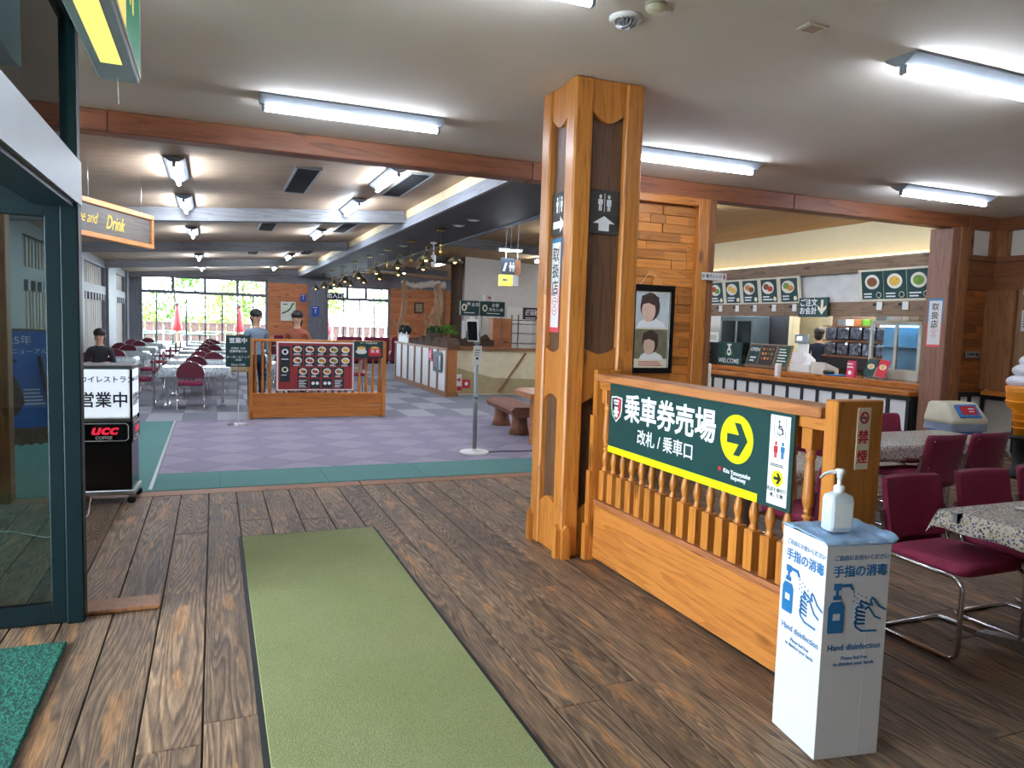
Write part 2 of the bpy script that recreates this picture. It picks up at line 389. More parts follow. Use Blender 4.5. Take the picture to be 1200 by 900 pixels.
# text: built-in font outlines turned into thin lettering meshes at the end of the script
PENDING = []
def text(parent, body, x, z, size, m, y=-.004, bold=0.0, align='CENTER', sx=1.0, lines=1.0, name='lettering', rot=0.0, shear=0.0, on=None):
    c = bpy.data.curves.new('lettering', 'FONT'); c.body = body; c.size = size; c.align_x = align; c.align_y = 'CENTER'
    c.resolution_u = 3; c.offset = bold*size; c.extrude = .0006; c.space_line = lines; c.shear = shear
    o = bpy.data.objects.new('lettering', c); COL.objects.link(o)
    M_ = Matrix.Translation((x, y, z)) @ Matrix.Rotation(rot, 4, 'Y') @ Matrix.Diagonal((sx, 1, 1, 1)) @ Matrix.Rotation(PI/2, 4, 'X')
    if on is not None: M_ = on @ M_
    PENDING.append((o, name, m, parent, M_))
def bars(mb, x0, x1, z, h, y, n=1, gap=None, rag=.35):
    """rows of print too small to read"""
    gap = gap or h*1.8
    for i in range(n):
        L = (x1-x0)*(1-rag*random.random()); mb.rect(x0, x0+L, z-i*gap-h, z-i*gap, y)
    return mb
def flush_text():
    bpy.context.view_layer.update()
    dg = bpy.context.evaluated_depsgraph_get()
    for o, name, m, parent, M_ in PENDING:
        me = bpy.data.meshes.new_from_object(o.evaluated_get(dg)); me.transform(M_)
        me.materials.clear(); me.materials.append(m); me.name = name
        link(name, me, parent)
    for o, *_ in PENDING:
        c = o.data; bpy.data.objects.remove(o); bpy.data.curves.remove(c)
# ================================================================== THE SETTING
ZC = 3.25                      # foreground ceiling
YB = 6.95                      # front face of the long beam
YW = 30.0                      # far window wall
XL = -2.95                     # left hall wall
def cl(x): return 3.27 + .07*x          # left hall ceiling, rises to the girder
def cr(x): return 3.75 - .04*x          # right hall ceiling, falls to the kitchen

# ---- plank floor
fl = struct('floor', 'weathered brown plank floor of the entrance and dining corner', 'floor')
rbox(-4.6, 10.2, -4.6, 7.24, -.12, -.034).build('subfloor', W['blackmat'], fl)
PW = .2275
for k in range(-19, 46):
    x0 = -.27 + PW*k; x1 = x0 + PW - .007
    if x1 > 10.1: break
    cuts = [-4.5]
    y = -4.5 + random.uniform(.8, 3.4)
    while y < 6.6:
        if y - cuts[-1] > .6: cuts.append(y)
        y += random.choice((2.3, 2.9, 3.6))
    if x1 < -.25:
        cuts = [c for c in cuts if abs(c-4.47) > .8] + [4.47]; cuts.sort()
    elif x1 < 0: cuts = [c for c in cuts if abs(c-4.5) > .8] + [4.5]; cuts.sort()
    cuts.append(7.02)
    for a, b in zip(cuts, cuts[1:]):
        L = b-a-.004
        cbx(-PW/2+.0035, PW/2-.0035, 0, L, -.034, random.uniform(-.0012, .0012), .003).build('plank', W['floor'], fl, loc=(x0+PW/2, a, 0))
for i in range(5):
    cbx(0, 2.96, 0, .19, -.034, 0, .003).xf(Matrix.Translation((-4.6+i*2.97, 7.03, 0))).build('plank', W['post'], fl)
# ---- hall floor
fh = struct('floor_hall', 'carpeted hall floor with purple, teal and grey tiles', 'floor')
rbox(XL, 13.2, 7.24, YW, -.12, -.012).build('subfloor', W['blackmat'], fh)
cp = {'a': turf('purple_carpet', (164, 156, 172), (142, 134, 152), 220, .3, .004), 'b': turf('dark_purple_carpet', (152, 144, 162), (130, 122, 142), 220, .3, .004),
      'g': turf('teal_carpet', (104, 152, 148), (74, 118, 116), 200, .3, .004), 'l': turf('light_grey_carpet', (174, 174, 182), (152, 152, 162), 220, .3, .004), 'd': turf('dark_grey_carpet', (140, 142, 152), (118, 120, 132), 220, .3, .004)}
def clip(poly, x0, x1, y0, y1):
    for ax, v, sg in ((0, x0, 1), (0, x1, -1), (1, y0, 1), (1, y1, -1)):
        out = []
        for i in range(len(poly)):
            p, q = poly[i], poly[(i+1) % len(poly)]
            a, b = (p[ax]-v)*sg, (q[ax]-v)*sg
            if a >= 0: out.append(p)
            if (a >= 0) != (b >= 0):
                t = a/(a-b); out.append((p[0]+(q[0]-p[0])*t, p[1]+(q[1]-p[1])*t))
        poly = out
        if len(poly) < 3: return []
    return poly
# purple diamonds, 0.5 m tiles laid on the diagonal
h = .354
for i in range(-2, 16):
    for j in range(-2, 16):
        for (ox, oy, kk) in ((0, 0, 'a'), (h, h, 'b')):
            cx, cy = -.52+i*2*h+ox, 8.02+j*2*h+oy
            if cx > 6.6 or cy > 12.8: continue
            p = clip([(cx-h+.004, cy), (cx, cy-h+.004), (cx+h-.004, cy), (cx, cy+h-.004)], -.52, 6.2, 8.02, 12.0)
            if p: MB().prism(p, 'z', -.012, 0).build('carpet_tile', cp[kk], fh)
for i in range(10):                                   # teal strip along the planks, 1 m lengths
    rbox(XL+i*1.0+.003, XL+(i+1)*1.0, 7.24, 7.62, -.012, .001).build('carpet_strip', cp['g'], fh)
    rbox(XL+i*1.0+.003, XL+(i+1)*1.0, 7.626, 8.015, -.012, .0).build('carpet_strip', cp['g'], fh)
for i in range(4):
    for j in range(2): rbox(XL+j*1.2+.002, XL+(j+1)*1.2-.002, 8.02+i*1.0, 9.015+i*1.0, -.012, 0).build('carpet_strip', cp['g'], fh)
rbox(-.555, -.525, 7.3, 12.0, -.012, .004).build('edging_strip', W['steel'], fh)
tl = {}
for kk in 'ld': tl[kk] = rbox(0, .496, 0, .996, -.012, 0).mesh('carpet_tile'); tl[kk].materials.append(cp[kk])
for i in range(15):
    for j in range(18):
        link('carpet_tile', tl['ld'[(i+j+(random.random() < .08)) % 2]], fh, loc=(XL+i*.5, 12.002+j, 0))
fb = MB()
for i in range(22):
    for j in range(22):
        x, y = 4.55+i*.5, 8.0+j
        if y < 12 and x < 6.2: continue
        if x < 13: fb.box(x, x+.496, y, y+.996, -.012, 0)
fb.build('carpet_field', cp['d'], fh, 'stuff')

# ---- ceilings
ce = tag(rbox(-4.6, 10.2, -4.6, YB+.1, ZC, ZC+.12).build('ceiling', W['ceil'], None, 'structure'), 'flat beige plaster ceiling over the entrance', 'ceiling')
c2 = struct('ceiling_hall', 'sloping beige board ceiling over the left side of the hall', 'ceiling')
for i in range(6):                                    # bays between the cross beams
    y0, y1 = [(7.0, 12.5), (12.5, 18.25), (18.25, 24.0), (24.0, YW+.1)][i] if i < 4 else (0, 0)
    if y1 == 0: continue
    m = MB(); m.prism([(XL-.1, cl(XL-.1)), (3.06, cl(3.06)), (3.06, cl(3.06)+.1), (XL-.1, cl(XL-.1)+.1)], 'y', y0, y1); m.build('ceiling_board', W['hallceil'], c2)
c3 = struct('ceiling_kitchen', 'tan board ceiling falling towards the food counter', 'ceiling')
MB().prism([(4.3, cr(4.3)), (13.2, cr(13.2)), (13.2, cr(13.2)+.1), (4.3, cr(4.3)+.1)], 'y', 7.1, YW+.1).build('ceiling_board', W['hallceil_r'], c3)
# girder (soffit) along the hall
g = struct('trim_1', 'dark grey ceiling girder running the length of the hall', 'girder')
rbox(3.10, 4.38, 7.1, YW, 3.2, 3.62).build('soffit', W['soffit'], g)
rbox(3.04, 3.10, 7.1, YW, 3.19, 3.34).build('fascia', W['greyband'], g)
rbox(3.06, 3.10, 7.1, YW, 3.34, 3.56).build('cream_strip', W['cream'], g)
rbox(4.38, 4.46, 7.1, YW, 3.17, 3.30).build('fascia', W['greyband'], g)
rbox(4.38, 4.42, 7.1, YW, 3.30, 3.62).build('fascia', W['soffit'], g)
for i, y in enumerate((12.5, 18.25, 24.0, 29.75)):
    n = struct('trim_%d' % (2+i), 'grey cross beam under the sloping hall ceiling, %s from the entrance' % ('first', 'second', 'third', 'last')[i], 'beam')
    MB().prism([(XL, cl(XL)-.2), (3.04, cl(3.04)-.2), (3.04, cl(3.04)), (XL, cl(XL))], 'y', y, y+.25).build('timber', W['greywood'], n)
for i, y in enumerate((10.6, 16.0, 20.6, 25.5)):
    n = struct('trim_%d' % (6+i), 'dark beam under the right hall ceiling, %s from the entrance' % ('first', 'second', 'third', 'last')[i], 'beam')
    MB().prism([(4.42, cr(4.42)-.2), (7.8, cr(7.8)-.2), (7.8, cr(7.8)), (4.42, cr(4.42))], 'y', y, y+.25).build('timber', W['greywood'], n)
# long reddish beam above the edge of the plank floor
bm = struct('trim_10', 'long reddish brown ceiling beam along the edge of the planks', 'beam')
for x0, x1 in ((-4.6, -.8), (-.8, 3.0), (3.0, 6.4), (6.4, 10.0)):
    cbx(x0, x1-.004, YB, YB+.2, 3.07, ZC-.002, .008).build('timber', W['beam'], bm)
# ---- far wall with two window groups
wb = struct('wall_back', 'far hall wall of orange boards and grey posts', 'wall')
rbox(XL, -2.52, YW, YW+.15, 0, 3.5).build('pier', W['greywood_z'], wb)
rbox(-2.52, 1.95, YW, YW+.15, 3.02, 3.5).build('lintel', W['greywood'], wb)
rbox(3.45, 4.15, YW-.1, YW+.15, 0, 3.5).build('pier', W['greywood_z'], wb)
rbox(4.15, 6.75, YW, YW+.15, 2.93, 3.5).build('lintel', W['greywood'], wb)
for (xa, xb) in ((1.95, 3.45), (6.75, 9.5)):
    rbox(xa, xb, YW+.03, YW+.15, 0, 3.5).build('backing', W['wall_wood'], wb)
    rbox(xa, xb, YW-.02, YW+.03, 2.93, 3.5).build('lintel', W['greywood'], wb)
    for j in range(23): rbox(xa, xb, YW, YW+.03, .0+j*.128, .12+j*.128).build('board', W['wall_wood'], wb)
fr = W['greywood_z']
def window(n, label, xs, zt, zm, tops, lows, y=YW, m=fr):
    w = struct('window_%d' % n, label, 'window')
    x0, x1 = xs
    rbox(x0, x0+.1, y+.02, y+.13, 0, zt).build('window_frame', m, w); rbox(x1-.1, x1, y+.02, y+.13, 0, zt).build('window_frame', m, w)
    rbox(x0, x1, y+.02, y+.13, zt-.08, zt).build('window_frame', m, w); rbox(x0, x1, y+.01, y+.14, zm-.07, zm+.05).build('window_frame', m, w)
    rbox(x0, x1, y+.02, y+.13, 0, .08).build('window_sill', m, w)
    e = [x0+.1]+tops+[x1-.1]
    for a, b in zip(e, e[1:]):
        rbox(a+.04, b-.04, y+.07, y+.078, zm+.05, zt-.08).build('pane', W['clear'], w)
        if b < x1-.2: rbox(b-.05, b+.05, y+.03, y+.12, zm, zt).build('mullion', m, w)
    e = [x0+.1]+lows+[x1-.1]
    for a, b in zip(e, e[1:]):
        rbox(a+.02, b-.02, y+.07, y+.078, .08, zm-.07).build('pane', W['clear'], w)
        if b < x1-.2: rbox(b-.025, b+.025, y+.04, y+.11, .08, zm-.05).build('mullion', m, w)
    return w
window(1, 'wide four-bay window wall at the far left, bright with daylight', (-2.52, 1.95), 3.02, 2.43, [-1.4, -.3, .85], [-1.95, -.95, -.3, .3, .85, 1.4])
w2 = window(2, 'far window and glass door left of the driftwood display', (4.15, 6.75), 2.93, 2.43, [5.0, 5.75], [4.85, 5.5, 6.1])
# ---- left wall: grey posts and boarded windows
wl = struct('wall_left', 'left hall wall with grey posts and boarded windows', 'wall')
wp = wood('boarded_window_brown', (150, 118, 90), (116, 88, 66), 'z', 9, 5, .6, .2, knots=False)
for (y0, y1) in ((7.0, 8.2), (12.0, 13.9), (18.2, 19.9), (24.2, 26.0), (29.2, 30.0)):
    rbox(XL-.15, XL+.13, y0, y1, 0, cl(XL)+.05).build('post', W['greywood_z'], wl)
for n, (y0, y1) in enumerate(((8.2, 12.0), (13.9, 18.2), (19.9, 24.2), (26.0, 29.2))):
    w = struct('window_%d' % (3+n), 'boarded left hall window, %s from the entrance' % ('first', 'second', 'third', 'last')[n], 'window')
    rbox(XL-.16, XL-.12, y0, y1, 0, 3.2).build('backing', W['palewall'], w)
    rbox(XL-.1, XL+.05, y0, y0+.12, 0, 3.1).build('window_frame', W['greywood_z'], w); rbox(XL-.1, XL+.05, y1-.12, y1, 0, 3.1).build('window_frame', W['greywood_z'], w)
    rbox(XL-.1, XL+.06, y0, y1, 2.85, 3.1).build('window_frame', W['greywood'], w); rbox(XL-.1, XL+.06, y0, y1, 2.1, 2.32).build('transom', W['greywood'], w)
    q = y0+.14; i = 0
    while q < y1-.3:
        (rbox(XL-.09, XL-.02, q, q+.2, 0, 2.1)).build('board', wp if i % 2 == 0 else W['greywood_z'], w)
        (rbox(XL-.09, XL-.02, q, q+.2, 2.32, 2.85)).build('board', wp if i % 2 == 0 else W['greywood_z'], w)
        rbox(XL-.03, XL+.06, q+.02, q+.2, 1.92, 2.1).build('bracket', W['greywood'], w) if i % 2 == 0 else None
        q += .26; i += 1
# ---- side walls that close the place (out of frame or glimpsed)
tag(rbox(XL-.5, XL-.1, 4.3, 7.0, 0, 3.3).build('wall_left', W['plaster'], None, 'structure'), 'pale plaster wall beside the entrance lobby', 'wall')
tag(rbox(-4.6, XL, 4.26, 4.36, 0, 3.3).build('wall_lobby', W['plaster'], None, 'structure'), 'plaster wall beside the glazed entrance lobby', 'wall')
we = struct('window_7', 'glazed shopfront of the entrance lobby', 'window')
for y in (.9, 2.5, 4.2): rbox(XL-.08, XL, y, y+.08, 0, 3.25).build('mullion', W['doorgreen'], we)
for z0, z1 in ((0, .1), (2.15, 2.25), (3.15, 3.25)): rbox(XL-.08, XL, .9, 4.26, z0, z1).build('window_frame', W['doorgreen'], we)
for y, y2 in ((.98, 2.5), (2.58, 4.2)):
    rbox(XL-.045, XL-.04, y, y2, .1, 2.15).build('pane', W['clear'], we); rbox(XL-.045, XL-.04, y, y2, 2.25, 3.15).build('pane', W['clear'], we)
tag(rbox(XL-.1, XL, -4.6, .9, 0, 3.3).build('wall_entry', W['plaster'], None, 'structure'), 'plain plaster wall left of the viewpoint', 'wall')
wr = struct('wall_rear', 'plain rear wall behind the viewpoint', 'wall')
rbox(XL, 10.1, -4.6, -4.5, 0, 3.25).build('panel', W['plaster'], wr); rbox(XL, 10.1, -4.5, -4.47, 0, .12).build('skirting', W['post'], wr)
# ---- right wall of the dining corner (X = 10)
wq = struct('wall_right', 'right wall with dark boards, white panels and a serving hatch', 'wall')
XR = 10.0
D = W['beam']; KB = wood('dark_red_board', (136, 84, 50), (104, 60, 34), 'y', 8, 5, .5, .08, knots=False)
rbox(XR+.06, XR+.2, -4.6, 7.2, 0, 3.4).build('backing', W['plaster'], wq)
rbox(XR-.04, XR+.06, -4.5, 6.95, 3.08, 3.25).build('cornice', KB, wq)
for y in (6.87, 5.2, 3.6, 2.0): rbox(XR-.03, XR+.06, y-.08, y+.08, 2.72, 3.08).build('stud', W['post'], wq)
rbox(XR-.04, XR+.06, -4.5, 6.95, 2.66, 2.73).build('rail', KB, wq)
for z in (2.27, 2.465): rbox(XR-.02, XR+.06, -4.5, 6.955, z, z+.19).build('board', KB, wq)
rbox(XR-.06, XR+.06, 6.6, 6.95, .9, 2.27).build('jamb', W['post'], wq)
rbox(XR, XR+.06, -4.5, 6.6, .9, 2.27).build('hatch_panel', wood('hatch_board', (148, 112, 78), (118, 86, 58), 'z', 8, 5, .6, .1, knots=False), wq)
cbx(XR-.28, XR+.06, -4.5, 6.82, .84, .9).build('shelf', W['counter'], wq)
rbox(XR-.02, XR+.06, -4.5, 6.95, .76, .84).build('rail', W['blackmat'], wq); rbox(XR-.02, XR+.06, -4.5, 6.95, 0, .1).build('rail', W['blackmat'], wq)
for i in range(9): rbox(XR-.03, XR+.06, 6.44-i*.42, 6.52-i*.42, .1, .76).build('stile', W['blackmat'], wq); rbox(XR-.005, XR+.06, 6.12-i*.42, 6.42-i*.42, .1, .76).build('panel', W['white'], wq)
# ---- short return wall with wooden blocks between the column and the right wall (Y = 6.95)
wn = struct('wall_front', 'wood block wall and posts dividing the dining corner from the counter', 'wall')
rbox(9.42, XR+.2, YB+.05, YB+.2, 0, 3.4).build('backing', W['brick_dark'], wn)
cbx(9.12, 9.44, YB, YB+.34, 0, 3.08, .01).build('post', W['post_daylit'], wn)
cbx(9.25, 9.44, YB-.03, YB+.1, 0, 3.09, .008).build('post', W['post'], wn)
rbox(9.42, XR, YB-.03, YB+.06, 3.08, 3.25).build('cornice', KB, wn); rbox(9.42, XR, YB-.03, YB+.06, 2.66, 2.73).build('rail', KB, wn)
rbox(9.46, 9.52, YB-.01, YB+.05, 2.73, 3.08).build('stud', W['post'], wn); rbox(9.86, XR, YB-.02, YB+.05, 2.73, 3.08).build('stud', W['post'], wn)
rbox(9.52, 9.86, YB+.02, YB+.05, 2.73, 3.08).build('panel', W['plaster'], wn)
kbx = wood('dark_red_board_wide', (136, 84, 50), (104, 60, 34), 'x', 8, 5, .5, .08, knots=False)
for z in (2.27, 2.465): rbox(9.45, XR, YB, YB+.05, z, z+.19).build('board', kbx, wn)
bk = []
for L in (.2, .3, .4, .54):
    for dd in (.016, .024, .034): bk.append((L, cbx(0, L-.003, -dd, 0, 0, .0945, .002).mesh('block')))
for b in bk: b[1].materials.append(W['brick'])
bkd = []
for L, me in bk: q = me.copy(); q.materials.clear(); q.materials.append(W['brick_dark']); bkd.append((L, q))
def blocks(par, x0, x1, z0, z1, y, lib):
    z = z0
    while z < z1-.05:
        x = x0
        while x < x1-.03:
            L, me = random.choice(lib); rem = x1-x
            if rem < L:
                o = link('block', me, par, loc=(x, y, z)); o.scale[0] = rem/L; break
            if rem-L < .08: L0 = L; o = link('block', me, par, loc=(x, y, z)); o.scale[0] = rem/L; break
            link('block', me, par, loc=(x, y, z)); x += L
        z += .098
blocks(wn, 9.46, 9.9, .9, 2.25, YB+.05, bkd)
cbx(9.9, XR, YB-.02, YB+.06, .9, 2.27).build('jamb', W['post'], wn)
rbox(9.44, XR, YB, YB+.06, .8, .86).build('rail', W['blackmat'], wn)
for x in (9.46, 9.68, 9.94): rbox(x, x+.06, YB, YB+.05, 0, .8).build('stile', W['blackmat'], wn)
for x in (9.52, 9.74): rbox(x, x+.2, YB+.02, YB+.05, 0, .8).build('panel', W['white'], wn)
# ---- wood block wall behind the pillar
wc = struct('wall_center', 'orange wood block wall in a pine frame behind the pillar', 'wall')
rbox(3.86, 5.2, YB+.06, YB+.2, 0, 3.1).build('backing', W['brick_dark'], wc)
blocks(wc, 3.9, 5.03, .02, 2.98, YB+.06, bk)
cbx(3.78, 3.9, YB-.03, YB+.2, 0, 3.07).build('post', W['post'], wc)
cbx(5.03, 5.18, YB-.03, YB+.2, 0, 3.07).build('post', W['pine'], wc)
cbx(5.18, 5.29, YB+.0, YB+.22, 0, 3.07).build('post', W['post'], wc)
cbx(3.9, 5.03, YB-.03, YB+.1, 2.98, 3.07).build('rail', W['pine_x'], wc)
# ---- stairwell and service walls in the right half of the hall
ws = struct('wall_stair', 'cream stairwell wall with a brown cap and dado', 'wall')
rbox(4.92, 7.3, 15.5, 15.62, 0, 1.0).build('panel', mat('cream_wall', (222, 210, 176), .8), ws)
MB().prism([(4.93, .02), (7.3, .02), (7.3, .34), (5.9, .38), (4.93, .62)], 'y', 15.494, 15.5).build('dado', mat('beige_dado', (176, 158, 118), .8), ws)
rbox(4.92, 7.34, 15.44, 15.68, 1.0, 1.06).build('cap', W['post'], ws)
rbox(7.3, 7.42, 13.4, 15.62, 0, 1.0).build('panel', mat('cream_wall', (222, 210, 176), .8), ws)
rbox(7.26, 7.46, 13.4, 15.66, 1.0, 1.06).build('cap', W['post'], ws)
tag(rbox(6.63, 9.5, 20.0, 20.12, 0, 3.5).build('wall_service', W['palewall'], None, 'structure'), 'grey plaster wall behind the tray return', 'wall')
tag(rbox(9.5, 9.62, 13.4, YW, 0, 3.5).build('wall_side', W['palewall'], None, 'structure'), 'plain right wall of the far hall', 'wall')
# ================================================================== FOREGROUND THINGS
# ---- glazed sliding door corner of the lobby
dr = struct('door_1', 'dark green framed glass entrance door with silver header', 'door', (-.65, 4.26, 0))
G = W['doorgreen']
cbx(-.05, .03, -.05, .05, 0, 3.06, .006).build('post', G, dr)
cbx(-.12, -.05, -.03, .03, 0, 3.06, .006).build('stile', G, dr)
rbox(-2.25, -.12, -.03, .03, .005, .10).build('bottom_rail', G, dr)
rbox(-2.25, -.12, -.03, .03, 2.06, 2.22).build('top_rail', G, dr)
rbox(-2.25, -.12, -.03, .03, 3.0, 3.08).build('top_rail', W['silver'], dr)
rbox(-2.25, -.12, -.004, .004, .10, 2.06).build('pane', W['glasstint'], dr)
rbox(-2.25, -.12, -.004, .004, 2.22, 3.0).build('pane', W['glasstint'], dr)
rbox(-2.3, -2.2, -.04, .04, 0, 3.06).build('stile', G, dr)
rbox(.012, .034, -3.6, .05, 2.13, 2.345).build('header_cover', W['silver'], dr)
rbox(-.16, .012, -3.6, -.05, 2.11, 2.34).build('header', G, dr)
rbox(-.05, .03, -3.6, -.05, 3.0, 3.07).build('top_rail', G, dr)
rbox(-.012, -.006, -3.6, -.05, 2.345, 3.0).build('pane', W['glasstint'], dr)
rbox(-.16, .03, -3.7, -3.6, 0, 3.06).build('post', G, dr)
tag(cbx(-.64, -.275, 4.29, 4.47, 0, .022, .006).build('trim_11', W['post'], None, 'structure'), 'worn threshold board beside the glass door post', 'threshold')
# ---- mats
m = thing('floor_mat', 'long light green turf mat lying on the plank floor', 'mat', (.66, 3.3, 0))
cbx(-.475, .475, -2.3, 2.22, .003, .013, .003).build('turf', W['mat'], m)
b = MB(); b.box(-.5, -.476, -2.3, 2.235, .0015, .009); b.box(.476, .492, -2.3, 2.235, .0015, .009); b.box(-.5, .492, 2.221, 2.24, .0015, .009)
b.build('rubber_edge', W['rubber'], m)
tag(cbx(-2.0, -.655, 1.2, 3.94, .002, .022, .006).build('door_mat', W['coir'], None), 'teal loop door mat inside the glass entrance', 'mat')
# ---- pine pillar
pl = thing('pillar', 'square orange pine pillar with dark recessed panels and scalloped boards', 'pillar', (2.465, 4.69, 0))
H = .262
for sx in (-1, 1):
    for sy in (-1, 1):
        x = sx*(H-.068); y = sy*(H-.068)
        cbx(x-.068, x+.068, y-.068, y+.068, 0, ZC-.004, .012).build('corner_post', W['pine'], pl)
rbox(-.17, .17, -.17, .17, 0, ZC-.004).build('core', W['panel'], pl)
def arc(x0, x1, z, dz, n=14): return [(x0+(x1-x0)*i/n, z+dz*math.sin(PI*i/n)) for i in range(n+1)]
a0 = .128
for k in range(4):
    M_ = Matrix.Rotation(k*PI/2, 4, 'Z')
    rbox(-a0, a0, -.216, -.19, .3, 3.1).xf(M_).build('panel', W['panel'], pl)
    def brd(pts, name='board'): MB().prism(pts, 'y', -.242, -.19).xf(M_).build(name, W['pine'], pl)
    brd(arc(-a0, a0, 3.04, -.07) + [(a0, ZC-.006), (-a0, ZC-.006)])
    brd([(-a0, 1.07)] + arc(-a0, a0, 1.07, .05)[1:-1] + [(a0, 1.07)] + arc(a0, -a0, 1.46, -.045))
    brd([(-a0, .004), (a0, .004)] + arc(a0, -a0, .32, .06))
    for s in (-1, 1):
        rbx = MB().prism([(-.03, .0), (.03, .0), (.03, .2), (0, .235), (-.03, .2)], 'y', -.292, -.262)
        rbx.xf(M_ @ Matrix.Translation((s*.228, 0, 0))).build('plinth_block', W['pine'], pl)
def man(mb, x, z, h, y, skirt=False):
    mb.disc(x, z+h*.86, h*.085, y); mb.rect(x-h*.13, x+h*.13, z+h*.93, z+h*.955, y); mb.rect(x-h*.06, x+h*.06, z+h*.94, z+h*1.02, y)
    if skirt: mb.plate([(x-h*.1, z+h*.74), (x+h*.1, z+h*.74), (x+h*.13, z+h*.5), (x+h*.19, z+h*.33), (x-h*.19, z+h*.33), (x-h*.13, z+h*.5)], y)
    else: mb.rect(x-h*.13, x+h*.13, z+h*.42, z+h*.74, y)
    for s in (-1, 1):
        mb.rect(x+s*h*.14-h*.028, x+s*h*.14+h*.028, z+h*.42, z+h*.72, y); mb.rect(x+s*h*.06-h*.045, x+s*h*.06+h*.045, z, z+h*.42, y)
for i, (loc, rz, lab) in enumerate((((2.465, 4.473, 2.235), 0, 'dark toilet plaque with an up arrow on the pillar front'), ((2.248, 4.69, 2.235), -PI/2, 'dark toilet plaque with a right arrow on the pillar side'))):
    s = thing('toilet_plaque', lab, 'sign', loc, rz, 'toilet plaques on the pillar')
    cbx(-.118, .118, -.012, .0, 0, .295, .002).build('board', wood('plaque_wood', (66, 62, 58), (44, 42, 40), 'x', 12, 6, .6, .02, knots=False), s)
    p = MB(); man(p, -.032, .155, .105, -.012); man(p, .034, .155, .105, -.012, True); p.rect(-.002, .002, .15, .27, -.012)
    if i == 0: p.plate([(0, .12), (.085, .07), (.04, .07), (.04, .02), (-.04, .02), (-.04, .07), (-.085, .07)], -.012)
    else: p.plate([(.09, .07), (.02, .125), (.02, .095), (-.09, .095), (-.09, .045), (.02, .045), (.02, .015)], -.012)
    p.build('pictogram', W['ink'], s)
def shop_sticker(loc, rz, lab, w=.155, h=.66):
    s = thing('payment_sticker', lab, 'sticker', loc, rz, 'payment stickers')
    rbox(-w/2, w/2, -.002, 0, 0, h).build('backing', mat('sticker_blue', (50, 130, 176), .4), s)
    rbox(-w/2, w/2, -.003, -.001, 0, h*.5).build('backing', mat('sticker_red', (222, 84, 96), .4), s)
    rbox(-w/2+.018, w/2-.012, -.004, -.001, .035, h-.03).build('paper', W['paper'], s)
    for i, ch in enumerate('取扱店'): text(s, ch, .0, h-.12-i*.115, .105, W['darkink'], -.0042, .012)
    p = MB(); bars(p, -.05, .03, h*.42, .006, -.004, 2)
    p.build('small_print', W['darkink'], s); p = MB()
    for z in (h*.33, h*.23): 
        for k in range(14): a = 2*PI*k/14; p.rect(.0+.032*math.cos(a)-.004, .0+.032*math.cos(a)+.004, z+.028*math.sin(a)-.003, z+.028*math.sin(a)+.003, -.004)
        p.rect(-.02, .02, z-.003, z+.003, -.004)
    p.build('seal_print', W['redink'], s)
    p = MB()
    for k in range(22): p.rect(.046, .054, h-.07-k*.018, h-.059-k*.018, -.004)
    p.build('small_print', mat('orange_ink', (214, 130, 40), .5), s)
    return s
shop_sticker((2.248, 4.735, 1.555), -PI/2, 'blue and red payment sticker on the left side of the pillar')
shop_sticker((9.119, YB+.17, 1.47), -PI/2, 'blue and red payment sticker on the brown post by the counter', .22, .66)
# ---- balustrade
bl = thing('balustrade', 'orange pine balustrade with turned spindles beside the pillar', 'railing', (2.45, 3.35, 0))
MB().prism([(-.095, 0), (.14, 0), (.14, 1.31), (-.045, 1.31), (-.045, 1.0), (-.062, 1.0), (-.062, .62), (-.078, .62), (-.078, .25), (-.095, .25)], 'y', 1.0, 1.05).build('end_board', W['pine'], bl)
cbx(-.035, .02, -.99, 1.0, .02, .395, .004).build('base_panel', W['pine_y'], bl)
cbx(-.045, .05, -.99, 1.0, .395, .43, .005).build('bottom_rail', wood('bottom_rail_pine', (170, 106, 66), (140, 82, 48), 'y', 9, 6, .4, .05), bl)
cbx(-.028, .05, -.99, 1.0, 1.185, 1.24, .004).build('under_rail', W['pine_y'], bl)
cbx(-.07, .11, -.99, 1.0, 1.24, 1.29, .006).build('top_rail', wood('top_rail_pine', (186, 122, 74), (152, 92, 50), 'y', 9, 6, .4, .05), bl)
cbx(-.045, .22, -1.06, -.99, 0, 1.325, .006).build('newel_post', W['pine'], bl)
bp = MB(); bp.cbox(-.031, .031, -.031, .031, .43, .63, .003); bp.cbox(-.031, .031, -.031, .031, 1.09, 1.185, .003)
bp.lathe([(.018, .625), (.024, .64), (.018, .652), (.015, .662), (.018, .675), (.0235, .70), (.0245, .715), (.02, .745), (.0135, .768), (.0135, .772), (.022, .776), (.022, .788), (.0135, .792), (.0135, .798), (.019, .802), (.019, .812), (.015, .816), (.02, .83), (.0245, .85), (.025, .87),
          (.024, .95), (.0215, 1.02), (.019, 1.04), (.025, 1.05), (.025, 1.062), (.018, 1.07), (.023, 1.08), (.024, 1.095)], 14)
bme = bp.mesh('spindle'); bme.materials.append(W['pine'])
for i in range(17): link('spindle', bme, bl, loc=(.01, .945-i*.1137, 0))
